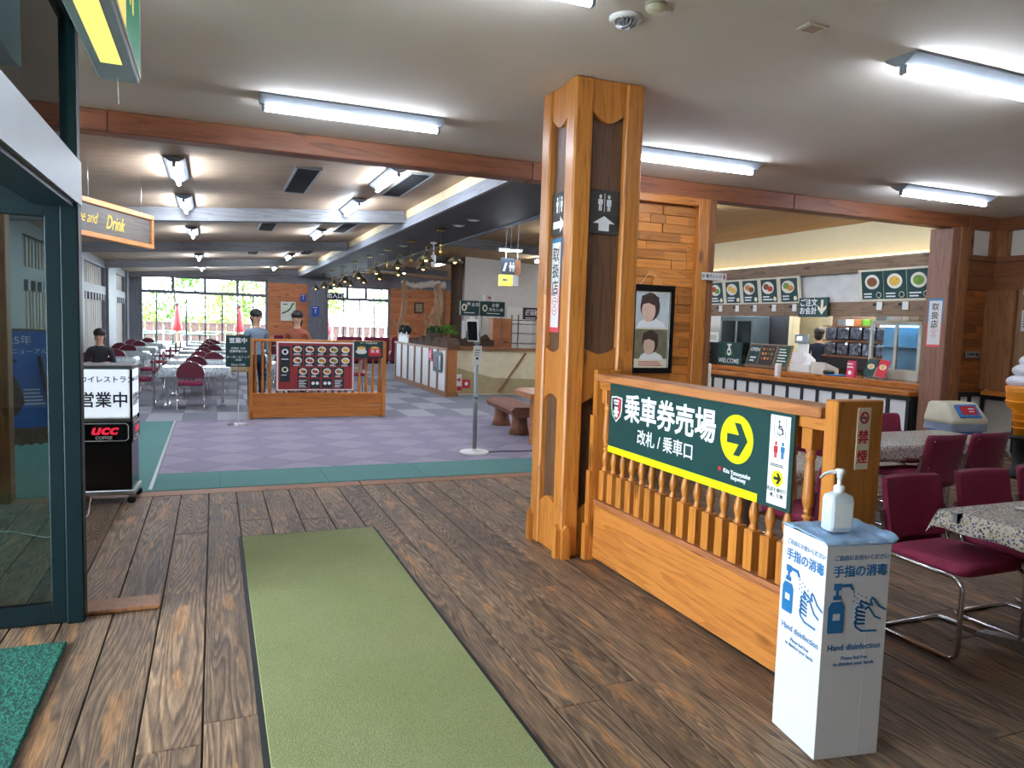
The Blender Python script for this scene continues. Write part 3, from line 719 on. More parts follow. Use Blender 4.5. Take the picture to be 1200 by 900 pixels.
# no smoking strip
s = thing('no_smoking_strip', 'narrow white no smoking strip with red characters on the newel post', 'sticker', (2.555, 2.289, 1.03))
rbox(-.037, .037, -.0025, 0, 0, .265).build('plate', W['creamink'], s)
for i, ch in enumerate('禁煙'): text(s, ch, 0, .135-i*.085, .062, W['redink'], -.003, .02)
p = MB()
for k in range(24):
    a = 2*PI*k/24; p.rect(.022*math.cos(a)-.0035, .022*math.cos(a)+.0035, .222+.022*math.sin(a)-.0035, .222+.022*math.sin(a)+.0035, -.0025)
p.plate([(-.017, .238), (-.013, .242), (.017, .206), (.013, .202)], -.003)
p.build('prohibition_ring', W['redink'], s)
rbox(-.018, .016, -.0035, -.002, .218, .226).build('cigarette', W['blueink'], s)
# ---- green ticket office board
s = thing('ticket_office_board', 'dark green ticket office board with yellow arrow fixed to the balustrade', 'sign', (2.402, 4.16, .79), -PI/2)
cbx(0, 1.645, -.006, .006, 0, .45, .001).build('board', W['signgreen'], s)
rbox(0, 1.43, -.008, -.005, 0, .042).build('yellow_band', W['yellow'], s)
rbox(1.495, 1.622, -.008, -.005, .018, .433).build('white_panel', W['ink'], s)
text(s, '乗車券売場', .645, .302, .182, W['ink'], -.0075, .022)
text(s, '改札 / 乗車口', .635, .145, .098, W['ink'], -.0075, .008)
text(s, 'Kita Yatsugatake', 1.275, .107, .03, W['ink'], -.0075, .02); text(s, 'Ropeway', 1.29, .082, .03, W['ink'], -.0075, .02)
rbox(1.135, 1.155, -.0085, -.005, .1, .12).build('red_mark', W['redink'], s)
MB().disc(1.262, .278, .122, -.006, .002, n=40).build('yellow_disc', W['yellow'], s)
def arrow(cx, cz, k, y):
    return MB().plate([(cx+.09*k, cz), (cx+.03*k, cz+.088*k), (cx-.018*k, cz+.088*k), (cx+.022*k, cz+.025*k), (cx-.075*k, cz+.025*k), (cx-.075*k, cz-.025*k), (cx+.022*k, cz-.025*k), (cx-.018*k, cz-.088*k), (cx+.03*k, cz-.088*k)], y, .002)
arrow(1.262, .278, .92, -.008).build('arrow', W['signgreen'], s)
# crest
def shield(x, z, w, h_): return [(x-w/2, z+h_*.46), (x, z+h_*.5), (x+w/2, z+h_*.46), (x+w/2, z-.02*h_), (x+w*.36, z-h_*.28), (x, z-h_*.5), (x-w*.36, z-h_*.28), (x-w/2, z-.02*h_)]
MB().plate(shield(.093, .29, .13, .165), -.006, .002).build('crest_border', W['ink'], s)
MB().plate(shield(.093, .29, .113, .148), -.008, .001).build('crest_field', W['darkink'], s)
MB().plate([(.1, .362), (.147, .356), (.147, .286), (.128, .25), (.094, .22), (.094, .24), (.125, .29)], -.009, .001).build('crest_red', W['redink'], s)
MB().plate([(.039, .3), (.06, .27), (.092, .222), (.085, .218), (.052, .252), (.039, .28)], -.009, .001).build('crest_green', mat('crest_green', (30, 130, 70), .5), s)
p = MB(); p.rect(.06, .124, .337, .349, -.009); p.plate([(.062, .33), (.122, .33), (.11, .318), (.074, .318)], -.009)
for k in range(6): a = 2*PI*k/6; p.disc(.093+.021*math.cos(a), .272+.027*math.sin(a), .011, -.009, n=8)
p.disc(.093, .272, .014, -.009, n=8); p.build('crest_mark', W['ink'], s)
# white panel pictograms
p = MB(); cx, cz = 1.558, .375
for k in range(16):
    a = -PI*.8+1.5*PI*k/15; p.rect(cx+.019*math.cos(a)-.0025, cx+.019*math.cos(a)+.0025, cz-.012+.019*math.sin(a)-.0025, cz-.012+.019*math.sin(a)+.0025, -.008)
p.disc(cx-.006, cz+.03, .0055, -.008, n=10); p.rect(cx-.008, cx-.003, cz-.004, cz+.022, -.008); p.rect(cx-.008, cx+.012, cz-.006, cz-.001, -.008); p.plate([(cx+.009, cz-.004), (cx+.014, cz-.002), (cx+.026, cz-.026), (cx+.021, cz-.028)], -.008)
p.rect(cx-.006, cx+.012, cz+.008, cz+.012, -.008)
for a, b, c, d in ((-.037, .037, .05, .0512), (-.037, .037, -.0412, -.04), (-.037, -.0358, -.04, .05), (.0358, .037, -.04, .05)): p.rect(cx+a, cx+b, cz+c, cz+d, -.008)
bars(p, 1.508, 1.61, .208, .004, -.008, 2, .007); p.build('wheelchair_mark', W['darkink'], s)
p = MB(); man(p, 1.538, .237, .075, -.008, True); p.build('woman_mark', W['redink'], s)
p = MB(); man(p, 1.582, .237, .075, -.008); p.build('man_mark', W['blueink'], s)
MB().disc(1.558, .143, .037, -.0075, .0015).build('yellow_disc', W['yellow'], s); arrow(1.558, .143, .28, -.009).build('arrow', W['darkink'], s)
text(s, '売店を横切り', 1.558, .088, .021, W['darkink'], -.009, .01); text(s, '奥、左側', 1.558, .062, .021, W['darkink'], -.009, .01)
p = MB()
for x in (.3, .72, 1.13, 1.47): p.disc(x, .425, .004, -.006, .003, n=8)
p.build('screw', W['darkink'], s)
# ---- sanitiser stand
BR = R(-9)
sb = thing('sanitiser_stand', 'tall white carton stand printed in blue for hand disinfection', 'stand', (2.245, 2.105, 0), BR)
bw, bh = .137, .83
for (x0, x1, y0, y1, nm) in ((-bw, bw, -bw, -bw+.004, 'front_panel'), (-bw, bw, bw-.004, bw, 'back_panel'), (-bw, -bw+.004, -bw+.004, bw-.004, 'side_panel'), (bw-.004, bw, -bw+.004, bw-.004, 'side_panel')):
    rbox(x0, x1, y0, y1, 0, bh).build(nm, W['carton'], sb)
rbox(-bw+.004, bw-.004, -bw+.004, bw-.004, bh-.03, bh-.02).build('shelf', W['carton'], sb)
rbox(-.012+.06, .05, -bw-.0008, -bw, .0, .56).build('seam', mat('carton_seam', (222, 222, 226), .5), sb)
def stand_face(M_):
    e = -bw-.0006
    def T(b, x, z, sz, bo=0.0): text(sb, b, x, z, sz, W['blueink'], e, bo, on=M_)
    T('ご自由にお使いください', .012, .775, .0215, .006); T('手指の消毒', .01, .722, .047, .02)
    T('Hand disinfection', .004, .432, .033, .008); T('Please feel free', .008, .39, .019, .01); T('to disinfect your hands', .006, .368, .019, .01)
    p = MB()
    p.plate([(-.115, .49), (-.055, .49), (-.05, .5), (-.05, .59), (-.06, .61), (-.105, .61), (-.118, .59), (-.118, .5)], e)
    p.rect(-.1, -.068, .618, .634, e); p.rect(-.09, -.078, .634, .655, e); p.rect(-.1, -.068, .655, .68, e)
    p.plate([(-.07, .665), (-.07, .677), (-.025, .677), (-.012, .655), (-.02, .65), (-.032, .665)], e)
    random.seed(3)
    for k in range(12): x = -.015+.05*(k % 4)/3+random.uniform(0, .01); z = .645-.018*(k//4)-.008*(k % 4); p.disc(x, z, .0028, e, n=6)
    def stroke(pts, w=.0075):
        for (xa, za), (xb, zb) in zip(pts, pts[1:]):
            L = math.hypot(xb-xa, zb-za); nx, nz = -(zb-za)/L*w/2, (xb-xa)/L*w/2; ex, ez = (xb-xa)/L*w*.3, (zb-za)/L*w*.3
            p.plate([(xa+nx-ex, za+nz-ez), (xb+nx+ex, zb+nz+ez), (xb-nx+ex, zb-nz+ez), (xa-nx-ex, za-nz-ez)], e)
    hx, hz = .0, .49
    stroke([(hx+.095, hz), (hx+.03, hz+.002), (hx+.005, hz+.018), (hx-.002, hz+.035), (hx+.005, hz+.045)])
    for q in range(4): stroke([(hx+.04, hz+.03+q*.014), (hx+.008, hz+.032+q*.016), (hx+.0, hz+.041+q*.016), (hx+.008, hz+.049+q*.016), (hx+.03, hz+.046+q*.015)])
    stroke([(hx+.03, hz+.094), (hx+.016, hz+.108), (hx+.022, hz+.118), (hx+.045, hz+.107), (hx+.07, hz+.1)])
    stroke([(hx+.04, hz+.085), (hx+.055, hz+.095), (hx+.085, hz+.055), (hx+.11, hz+.045)])
    stroke([(hx+.07, hz+.1), (hx+.062, hz+.118), (hx+.068, hz+.128), (hx+.078, hz+.122), (hx+.1, hz+.095), (hx+.13, hz+.08)])
    p.xf(M_).build('print', W['blueink'], sb)
    MB().rect(-.098, -.068, .54, .565, e-.001).xf(M_).build('print_label', W['carton'], sb)
stand_face(Matrix.Identity(4)); stand_face(Matrix.Rotation(-PI/2, 4, 'Z'))
random.seed(21)
# blue cloth on top
N = 15; P = []
for i in range(N):
    row = []
    for j in range(N):
        x = -bw-.004+(2*bw+.03)*i/(N-1); y = -bw-.006+(2*bw+.014)*j/(N-1)
        z = bh+.004+.006*math.sin(9*x*8+j*.6)*math.sin(7*y*6)
        if x > bw-.01: z += -.004+(x-bw)*.9
        if y < -bw+.012: z -= (-bw+.012-y)*.6
        row.append((x, y, z))
    P.append(row)
c = MB().grid(P); tag(c.build('cloth', mat('pale_blue_cloth', (150, 184, 222), .85, var=.1, bump=.3), None), 'pale blue wipe cloth spread on the carton stand', 'cloth')
o = bpy.context.scene.objects['cloth']; o.location = (2.245, 2.105, .003); o.rotation_euler[2] = BR
sd = o.modifiers.new('solid', 'SOLIDIFY'); sd.thickness = .003; sd.offset = 1
# pump bottle
bt = thing('pump_bottle', 'translucent white pump bottle on the carton stand', 'bottle', (2.24, 2.1, .842), R(-14))
def rr(w, d, r, n=5):
    pts = []
    for cx, cy, a0_ in ((w-r, d-r, 0), (-w+r, d-r, PI/2), (-w+r, -d+r, PI), (w-r, -d+r, 1.5*PI)):
        for i in range(n+1): a = a0_+PI/2*i/n; pts.append((cx+r*math.cos(a), cy+r*math.sin(a)))
    return pts
def loft(secs, smooth=True):
    mb = MB(); n = len(secs[0][0]); vs_ = []; fs = []
    for pts, z in secs: vs_ += [(x, y, z) for x, y in pts]
    for k in range(len(secs)-1):
        for i in range(n): j = (i+1) % n; fs.append((k*n+i, k*n+j, (k+1)*n+j, (k+1)*n+i))
    mb.add(vs_, fs, smooth); mb.f.append(tuple(range(n-1, -1, -1))); mb.sm.append(False); mb.f.append(tuple((len(secs)-1)*n+i for i in range(n))); mb.sm.append(False)
    return mb
bot = mat('milky_plastic', (214, 222, 228), .3); bot.node_tree.nodes['Principled BSDF'].inputs['Transmission Weight'].default_value = .15
loft([(rr(.04, .03, .014), 0), (rr(.046, .034, .016), .008), (rr(.046, .034, .016), .12), (rr(.042, .031, .016), .138), (rr(.022, .02, .014), .15), (rr(.014, .014, .012), .153)]).build('body', bot, bt)
rbox(-.034, .034, -.0355, -.034, .02, .115).build('label_sheet', W['paper'], bt)
WP = mat('white_plastic', (238, 238, 240), .3)
MB().lathe([(.019, .15), (.019, .172), (.013, .178), (.0075, .18), (.0075, .205), (.011, .207), (.011, .222), (.0165, .225), (.0165, .238), (.012, .242)], 18).build('pump', WP, bt)
MB().tube([(0, 0, .231), (-.04, 0, .229), (-.06, 0, .222), (-.074, 0, .206)], [.008, .0065, .006, .005], 8).build('spout', WP, bt)
bt.scale = (1.1, 1.1, 1.0)
# ---- maroon cantilever chairs and clothed tables in the dining corner
def arcpts(c, r, a0_, a1_, n, f): return [f(c, r, a0_+(a1_-a0_)*i/n) for i in range(n+1)]
def make_chair(label):
    t = thing('cantilever_chair', label, 'chair', group='maroon cantilever chairs')
    pad = loft([(rr(.215, .215, .05), .43), (rr(.228, .228, .06), .445), (rr(.228, .228, .06), .472), (rr(.2, .2, .06), .487)]); pad.build('seat', W['maroon'], t)
    rows = []; back = []
    for k in range(9):
        z = .50+.33*k/8; y = -.215-.06*(k/8)
        w = .215 if k not in (0, 8) else .2
        rows.append([(w*(-1+2*i/10), y-.035*(1-(-1+2*i/10)**2)+.01, z) for i in range(11)])
    fb_ = MB(); fb_.grid(rows); 
    o = fb_.build('backrest', W['maroon'], t); sd_ = o.modifiers.new('s', 'SOLIDIFY'); sd_.thickness = .035; sd_.offset = 1
    bv = o.modifiers.new('b', 'BEVEL'); bv.width = .012; bv.segments = 2; bv.limit_method = 'ANGLE'
    rows = []
    for k in range(9):
        z = .40+.43*k/8; y = -.215-.06*max(0, (z-.5)/.33)
        w = .21*(1 if .05 < k/8 else .8)
        rows.append([(w*(-1+2*i/10), y-.035*(1-(-1+2*i/10)**2)-.03, z) for i in range(11)])
    o = MB().grid(rows).build('back_shell', W['maroon_shell'], t); sd_ = o.modifiers.new('s', 'SOLIDIFY'); sd_.thickness = .008
    p = MB()
    for x in (-.17, .17):
        for z in (.56, .78): p.ball((x, -.215-.06*(z-.5)/.33-.045-.035*(1-(x/.21)**2)+.012, z), .007, 8)
    p.build('rivet', W['chrome'], t)
    path = [(-.235, -.262, .66), (-.235, -.235, .52), (-.235, -.2, .435)]
    path += [(-.235, .17, .425)] + [(-.235, .17+.055*math.sin(a), .37+.055*math.cos(a)) for a in (R(30), R(60), R(90))] + [(-.235, .225, .08)]
    path += [(-.235, .17+.055*math.cos(a), .07-.055*math.sin(a)) for a in (R(30), R(60), R(90))] + [(-.235, -.2, .014)]
    path += [(-.21, -.235, .014)]; mir = [(-x, y, z) for x, y, z in reversed(path)]
    MB().tube(path+mir, .0125, 8).build('frame', W['chrome'], t)
    MB().tube([(-.235, -.1, .428), (.235, -.1, .428)], .01, 8).build('stretcher', W['chrome'], t)
    MB().tube([(-.235, .13, .428), (.235, .13, .428)], .01, 8).build('stretcher', W['chrome'], t)
    return t
ch0 = make_chair('maroon chair nearest the carton stand, seat jutting out left of the table')
ch0.location = (3.61, 2.6, 0); ch0.rotation_euler[2] = PI
for (x, y, rz, lab) in ((4.2, 2.61, PI, 'maroon chair second from the carton stand, behind the near table'),
                        (3.98, 1.98, 0, 'maroon chair at the right edge with only its front frame and seat showing'),
                        (5.44, 4.34, 0, 'maroon chair seen from behind, left of two at the second table'),
                        (5.98, 4.36, 0, 'maroon chair seen from behind, right of two at the second table'),
                        (6.17, 5.02, PI, 'maroon chair behind the second table, left of the blue bin'),
                        (4.78, 2.64, PI, 'maroon chair cut off by the right edge behind the near table'),
                        (3.55, 3.55, 0, 'maroon chair glimpsed through the spindles under the green board'),
                        (4.6, 4.4, PI, 'maroon chair behind the balustrade just left of the newel post'),
                        (3.8, 4.66, PI, 'maroon chair behind the balustrade near the pillar')):
    copy_tree(ch0, (x, y, 0), rz, lab)
def pedestal_table(x, y, w, d, lab, clab, drop=.1, hz=.7):
    t = thing('dining_table', lab, 'table', (x, y, 0), 0, 'tables of the dining corner')
    cbx(-w/2+.05, w/2-.05, -d/2+.05, d/2-.05, hz-.05, hz-.022, .006).build('tabletop', W['post'], t)
    for sx in (-1, 1):
        X = sx*(w/2-.3)
        MB().lathe([(.035, .05), (.032, .08), (.03, hz-.05), (.09, hz-.036)], 16, (X, 0, 0)).build('leg', W['steel'], t)
        MB().prism([(-.3, 0), (.3, 0), (.3, .02), (.06, .06), (-.06, .06), (-.3, .02)], 'x', X-.04, X+.04).build('foot', W['steel'], t)
    P = []; nx, ny = 41, 31; ox, oy = w/2+drop, d/2+drop
    for i in range(nx):
        row = []
        for j in range(ny):
            gx = -ox+2*ox*i/(nx-1); gy = -oy+2*oy*j/(ny-1)
            px = max(-w/2-.004, min(w/2+.004, gx)); py = max(-d/2-.004, min(d/2+.004, gy))
            ex, ey = gx-px, gy-py; e = max(abs(ex), abs(ey))
            out = .25*e*(.6+.5*math.sin(22*(gx+gy))) 
            z = hz-.006-(e+.35*min(abs(ex), abs(ey)))*.97
            row.append((px+(out if ex > 0 else -out if ex < 0 else 0)+ (ex*.25 if abs(ey) > 0 and abs(ex) > 0 else 0), py+(out if ey > 0 else -out if ey < 0 else 0), z))
        P.append(row)
    o = MB().grid(P).build('tablecloth', W['cloth'], None, loc=(x, y, 0)); tag(o, clab, 'tablecloth', 'flower tablecloths')
    sd_ = o.modifiers.new('s', 'SOLIDIFY'); sd_.thickness = .003; sd_.offset = 1
    return t
pedestal_table(4.17, 2.3, 1.2, .75, 'near pedestal table under a flowered cloth at the right edge', 'flowered cloth on the near table beside the carton stand')
pedestal_table(5.85, 4.72, 1.55, .68, 'second pedestal table under a flowered cloth before the blue bin', 'flowered cloth on the second table before the blue bin', .14)
pedestal_table(3.7, 4.08, 1.0, .75, 'pedestal table hidden behind the balustrade', 'flowered cloth on the table behind the balustrade', .1)
t = thing('tablecloth_clip', 'small chrome clip holding the flowered cloth edge', 'clip', (3.555, 2.56, .69))
MB().prism([(-.02, .01), (.03, .01), (.03, .012), (-.018, .012), (-.018, -.04), (.03, -.04), (.03, -.034), (-.012, -.034)], 'y', -.012, .012).build('clip_body', W['silver'], t)
t = thing('paper_stack', 'loose white sheets on the flowered near table', 'paper', (4.12, 2.42, .699))
for i in range(6): cbx(-.16, .16, -.11, .11, i*.003, i*.003+.002, .0005).xf(Matrix.Rotation(R(-14+i*5.5), 4, 'Z')).build('sheet', W['paper'], t)
# ---- blue bin with cream lid
t = thing('waste_bin', 'blue waste bin with cream swing lid and clear bag by the posts', 'bin', (7.82, 5.75, 0), R(-6))
BB = mat('bin_blue', (54, 132, 206), .4)
loft([(rr(.2, .15, .04), 0), (rr(.235, .185, .05), .62), (rr(.245, .195, .05), .63), (rr(.245, .195, .05), .65)]).build('body', BB, t)
bag = mat('clear_bag', (206, 222, 240), .25); bag.node_tree.nodes['Principled BSDF'].inputs['Alpha'].default_value = .55
secs = []
for k in range(6):
    z = .565+.095*k/5; pts = rr(.25, .2, .05); w = []
    for i, (x, y) in enumerate(pts):
        f = 1+.05*math.sin(i*2.4+k)*(1-k/6)+.02; w.append((x*f, y*f))
    secs.append((w, z))
bm_ = loft(secs); bm_.f = bm_.f[:-2]; bm_.sm = bm_.sm[:-2]; bm_.build('bag', bag, t)
CR = mat('cream_plastic', (226, 218, 194), .4)
def oy(pts, d): return [(x, y+d) for x, y in pts]
loft([(rr(.255, .205, .05), .65), (rr(.26, .21, .05), .66), (rr(.26, .21, .05), .70), (oy(rr(.215, .14, .03), .055), .86), (oy(rr(.2, .12, .03), .055), .875)]).build('lid', CR, t)
M_ = Matrix.Translation((0, -.152, .79)) @ Matrix.Rotation(R(-38), 4, 'X')
fp = cbx(-.15, .15, -.012, .01, -.085, .085, .006); fp.xf(M_); fp.build('flap', BB, t)
rbox(-.11, .11, -.0145, -.011, -.055, .06).xf(M_).build('sticker', W['redink'], t)
p = MB(); bars(p, -.0, .09, .03, .014, -.0145, 2, .035); p.xf(M_).build('print', W['ink'], t)
# ---- giant soft-serve cone
t = thing('soft_serve_display', 'oversized soft serve cone display at the right edge', 'display', (8.72, 5.55, 0))
OR = mat('cone_orange', (240, 148, 24), .45, var=.06)
MB().lathe([(.16, 0), (.16, .06), (.1, .1), (.1, .42), (.17, .46), (.17, .5)], 20).build('base', W['blackmat'], t)
MB().lathe([(.11, .5), (.135, .78), (.2, .83), (.215, 1.0), (.225, 1.05), (.215, 1.07), (.12, 1.07)], 28).build('cone', OR, t)
p = MB()
for z in (.58, .66, .74): p.lathe([(.118+(z-.5)*.1, z), (.13+(z-.5)*.1, z+.008), (.118+(z-.5)*.1, z+.016)], 28)
for z in (.88, .99): p.lathe([(.205, z), (.222, z+.01), (.21, z+.02)], 28)
p.build('cone_ridge', OR, t)
p = MB()
for r_, z, q in ((.225, 1.12, .095), (.175, 1.25, .085), (.115, 1.36, .075), (.06, 1.45, .06)): p.lathe([(max(.001, r_*math.cos(a)) if abs(a) < 1.55 else .001, z+q*math.sin(a)) for a in [R(-85+17*i) for i in range(11)]], 24)
p.build('swirl', mat('soft_white', (232, 230, 238), .4), t)
# ---- framed poster on the block wall
t = thing('framed_poster', 'black framed poster with two portraits on the block wall', 'poster', (4.475, YB-.02, 1.11))
for x0, x1, z0, z1 in ((-.28, .28, 0, .06), (-.28, .28, .9, .97), (-.28, -.22, .06, .9), (.22, .28, .06, .9)): cbx(x0, x1, -.025, .045, z0, z1, .004).build('frame', W['black'], t)
rbox(-.22, .22, -.008, .03, .06, .9).build('print_sheet', W['creamink'], t)
rbox(-.21, .21, -.0095, -.007, .5, .885).build('photo', mat('photo_pale', (206, 214, 216), .5, var=.2, nscale=5), t)
rbox(-.21, .21, -.0095, -.007, .16, .485).build('photo', mat('photo_dark', (128, 120, 92), .5, var=.4, nscale=5), t)
for (cx, cz, k) in ((-.03, .71, 1.25), (-.01, .325, 1.05)):
    MB().plate([(cx-.13*k, cz-.165*k), (cx-.11*k, cz-.12*k), (cx-.04*k, cz-.08*k), (cx+.05*k, cz-.08*k), (cx+.14*k, cz-.12*k), (cx+.17*k, cz-.165*k)], -.0095, .001).build('printed_shirt', W['ink'], t)
    MB().disc(cx, cz+.02, .1*k, -.0105, .001, .125*k).build('printed_hair', mat('printed_hair', (66, 48, 42), .5, var=.3, nscale=30), t)
    MB().disc(cx-.015*k, cz-.02*k, .07*k, -.0115, .001, .095*k).build('printed_face', mat('printed_skin', (226, 190, 168), .5, var=.08, nscale=12), t)
    MB().plate([(cx-.1*k, cz+.03*k), (cx-.02*k, cz+.05*k), (cx+.07*k, cz+.02*k), (cx+.09*k, cz+.1*k), (cx, cz+.14*k), (cx-.09*k, cz+.11*k)], -.0125, .001).build('printed_hair', mat('printed_hair', (66, 48, 42), .5, var=.3, nscale=30), t)
p = MB(); bars(p, -.15, .18, .13, .008, -.009, 3, .02); p.build('small_print', W['redink'], t)
MB().tube([(-.17, .0, .965), (-.03, .012, 1.13), (.13, .0, .965)], .003, 5).build('hanging_cord', W['creamink'], t)
# ================================================================== CEILING FITTINGS
LW = mat('lamp_housing', (132, 138, 146), .45)
def lamp_proto(L, name, label, grp, tm=None):
    t = thing(name, label, 'lamp', group=grp)
    MB().prism([(-.11, 0), (.11, 0), (.105, -.012), (.035, -.055), (-.035, -.055), (-.105, -.012)], 'x', -L/2, L/2).build('housing', LW, t)
    for s in (-1, 1): cbx(s*(L/2-.03)-.012, s*(L/2-.03)+.012, -.02, .02, -.105, -.05, .004).build('socket', LW, t)
    MB().tube([(-L/2+.04, 0, -.086), (L/2-.04, 0, -.086)], .021, 10).build('tube', tm or W['tube'], t)
    return t
first = None
for (x, y, lab) in ((1.03, 5.95, 'fluorescent batten left of the pillar, in front of the long beam'), (4.25, 5.95, 'fluorescent batten just right of the pillar'), (7.67, 5.98, 'fluorescent batten near the right column'),
                    (4.46, 3.28, 'fluorescent batten nearest at the top right'), (1.02, 3.28, 'fluorescent batten cut off by the top edge'), (-1.95, 6.03, 'fluorescent batten seen through the glass door'),
                    (7.9, 3.28, 'added unseen fluorescent batten brightening the dining corner outside the frame')):  # last batten is an unseen extra, added for more light
    if first is None:
        first = lamp_proto(1.42, 'ceiling_lamp', lab, 'foreground fluorescent lamps'); first.location = (x, y, ZC-.001)
    else: copy_tree(first, (x, y, ZC-.001), 0, lab)
hl = None
for side, xx, ys in (('left', -.38, (9.15, 11.75, 15.65, 22.2, 27.4)), ('right', 2.02, (9.27, 11.8, 15.9, 22.3, 27.6))):
    for i, y in enumerate(ys):
        lab = 'hall fluorescent lamp, %s in the %s row from the entrance' % (('first', 'second', 'third', 'fourth', 'fifth')[i], side)
        if hl is None:
            hl = lamp_proto(1.25, 'hall_lamp', lab, 'hall fluorescent lamps', W['hall_tube']); hl.location = (xx, y, cl(xx)-.012); hl.rotation_euler[2] = PI/2
        else: copy_tree(hl, (xx, y, cl(xx)-.012), PI/2, lab)
for i, (x, y) in enumerate(((6.5, 9.0), (6.5, 13.2), (6.55, 22.2), (6.6, 27.5), (8.2, 18.0))):
    copy_tree(hl, (x, y, cr(x)-.012), PI/2, 'fluorescent lamp under the right hall ceiling, %s from the entrance' % ('first', 'second', 'fourth', 'last', 'third')[i], 'right hall lamps')
# detectors, vents, speakers
t = thing('heat_detector', 'round grey ceiling detector with finned cage near the pillar', 'detector', (2.04, 3.54, ZC))
MB().lathe([(.09, 0), (.09, -.008), (.065, -.016)], 24).build('base', W['white'], t); p = MB()
for k in range(16): a = 2*PI*k/16; p.tube([(.058*math.cos(a), .058*math.sin(a), -.012), (.05*math.cos(a), .05*math.sin(a), -.042), (.02*math.cos(a), .02*math.sin(a), -.052)], .0045, 5)
p.build('fin', W['steel'], t); MB().lathe([(.045, -.012), (.04, -.04), (.0, -.048)], 16).build('core', W['silver'], t)
t = thing('smoke_detector', 'white domed smoke detector at the top edge', 'detector', (2.09, 3.33, ZC))
MB().lathe([(.055, 0), (.055, -.02), (.045, -.035), (.02, -.045), (0, -.046)], 20).build('body', W['creamink'], t); MB().lathe([(.056, -.01), (.058, -.013), (.056, -.016)], 20).build('ring', W['steel'], t)
t = thing('ceiling_inspection_plate', 'small square beige plate with dark print on the ceiling', 'vent', (3.0, 3.2, ZC))
cbx(-.07, .07, -.05, .05, -.01, 0, .002).build('plate', CR, t); p = MB(); [p.box(-.045, .045, -.03+q*.02, -.022+q*.02, -.0115, -.009) for q in range(4)]; p.build('grille', W['post'], t)
for i, (x, y) in enumerate(((1.03, 9.8), (2.4, 9.9), (.95, 14.7), (2.43, 15.0), (.98, 20.8), (2.4, 21.0))):
    t = thing('air_vent', 'dark ceiling air grille, %s of six from the entrance' % ('first', 'second', 'third', 'fourth', 'fifth', 'sixth')[i], 'vent', (x, y, cl(x)-.012), 0, 'ceiling air grilles')
    for a in ((-.15, -.125, -.9, .9), (.125, .15, -.9, .9), (-.125, .125, -.9, -.875), (-.125, .125, .875, .9)): rbox(a[0], a[1], a[2], a[3], -.012, .03).build('frame', W['silver'], t)
    rbox(-.125, .125, -.875, .875, 0, .02).build('duct', W['black'], t)
    p = MB(); [p.box(-.125, .125, -.87+q*.05, -.85+q*.05, -.008, .002) for q in range(35)]; p.build('louvre', W['blackmat'], t)
# ---- lit hanging sign at the upper left
t = thing('hanging_lightbox', 'grey lightbox with yellow underside and green face at the upper left', 'sign', (-.415, 2.8, 2.7))
cbx(-.085, .085, -1.26, 1.26, .0, .46, .006).build('case', W['silver'], t)
rbox(-.045, .04, -1.18, .98, -.003, .004).build('yellow_underside', glow('yellow_light', (244, 230, 116), .38), t)
rbox(.084, .09, -1.24, 1.24, .03, .44).build('green_face', glow('green_light', (20, 140, 100), .12), t)
p = MB(); p.xf(Matrix.Identity(4))
for z0, z1 in ((.02, .03), (.44, .45)): p.box(.084, .093, -1.25, 1.25, z0, z1)
p.box(.084, .093, 1.235, 1.25, .03, .44); p.build('edge_trim', W['paper'], t)
p = MB(); p.box(.09, .092, .3, .62, .04, .43); p.build('yellow_block', glow('pale_yellow_light', (236, 214, 110), .3), t)
p = MB(); [p.box(.09, .0925, .7+.04*q, .73+.04*q, .3-.05*(q % 3), .34-.05*(q % 2)) for q in range(7)]; p.build('yellow_print', glow('pale_yellow_light', (236, 214, 110), .3), t)
for y in (-.9, .9): MB().tube([(0, y, .46), (0, y, .55)], .012, 8).build('hanger', W['steel'], t)
MB().tube([(.0, 1.2, 0), (.002, 1.2, -.12)], .0022, 5).build('pull_cord', W['creamink'], t)
# ---- wooden drink board hanging in the hall
DA = math.atan2(1.45, .62)
t = thing('drink_board', 'wood framed hanging board with gold script reading Drink', 'sign', (-1.27+.31, 9.3, 2.37), DA)
XA, XB = -1.12, .69
rbox(XA, XB, -.01, .02, .03, .37).build('board', wood('drink_board_wood', (92, 84, 76), (66, 58, 52), 'x', 9, 6, .6, .05, knots=False), t)
for x0, x1, z0, z1 in ((XA, XB, 0, .055), (XA, XB, .34, .4), (XA, XA+.05, .055, .34), (XB-.05, XB, .055, .34)): cbx(x0, x1, -.03, .04, z0, z1, .006).build('frame', W['pine_x'], t)
text(t, 'Drink', -.13, .19, .21, W['goldink'], -.012, .006, shear=.4, sx=.72); text(t, 'Coffee and', -.74, .2, .17, W['goldink'], -.012, .0, shear=.4, sx=.72)
for x in (-.6, .45): MB().tube([(x, 0, .4), (x, 0, .84)], .004, 5).build('hanging_rod', W['steel'], t)
# ---- illuminated restaurant sign on castors
t = thing('illuminated_sign', 'black and white lit restaurant sign box on castors', 'sign', (-.83, 6.98, 0), R(-4))
cbx(-.23, .23, -.19, .19, .08, .12, .004).build('base_plate', W['steel'], t)
for sx in (-1, 1):
    for sy in (-1, 1):
        c = MB().lathe([(.001, -.012), (.032, -.012), (.034, 0), (.032, .012), (.001, .012)], 14, (sx*.2, sy*.16, .036), 'y').build('castor', W['rubber'], t)
        rbox(sx*.2-.02, sx*.2+.02, sy*.16-.018, sy*.16+.018, .06, .082).build('fork', W['steel'], c)
cbx(-.205, .205, -.165, .165, .12, .52, .004).build('cabinet', W['black'], t)
cbx(-.215, .215, -.175, .175, .52, .70, .006).build('band', W['black'], t)
LB = glow('white_lightbox', (226, 238, 252), .32)
rbox(-.2, .2, -.16, .16, .72, 1.15).build('lamp_core', W['white'], t)
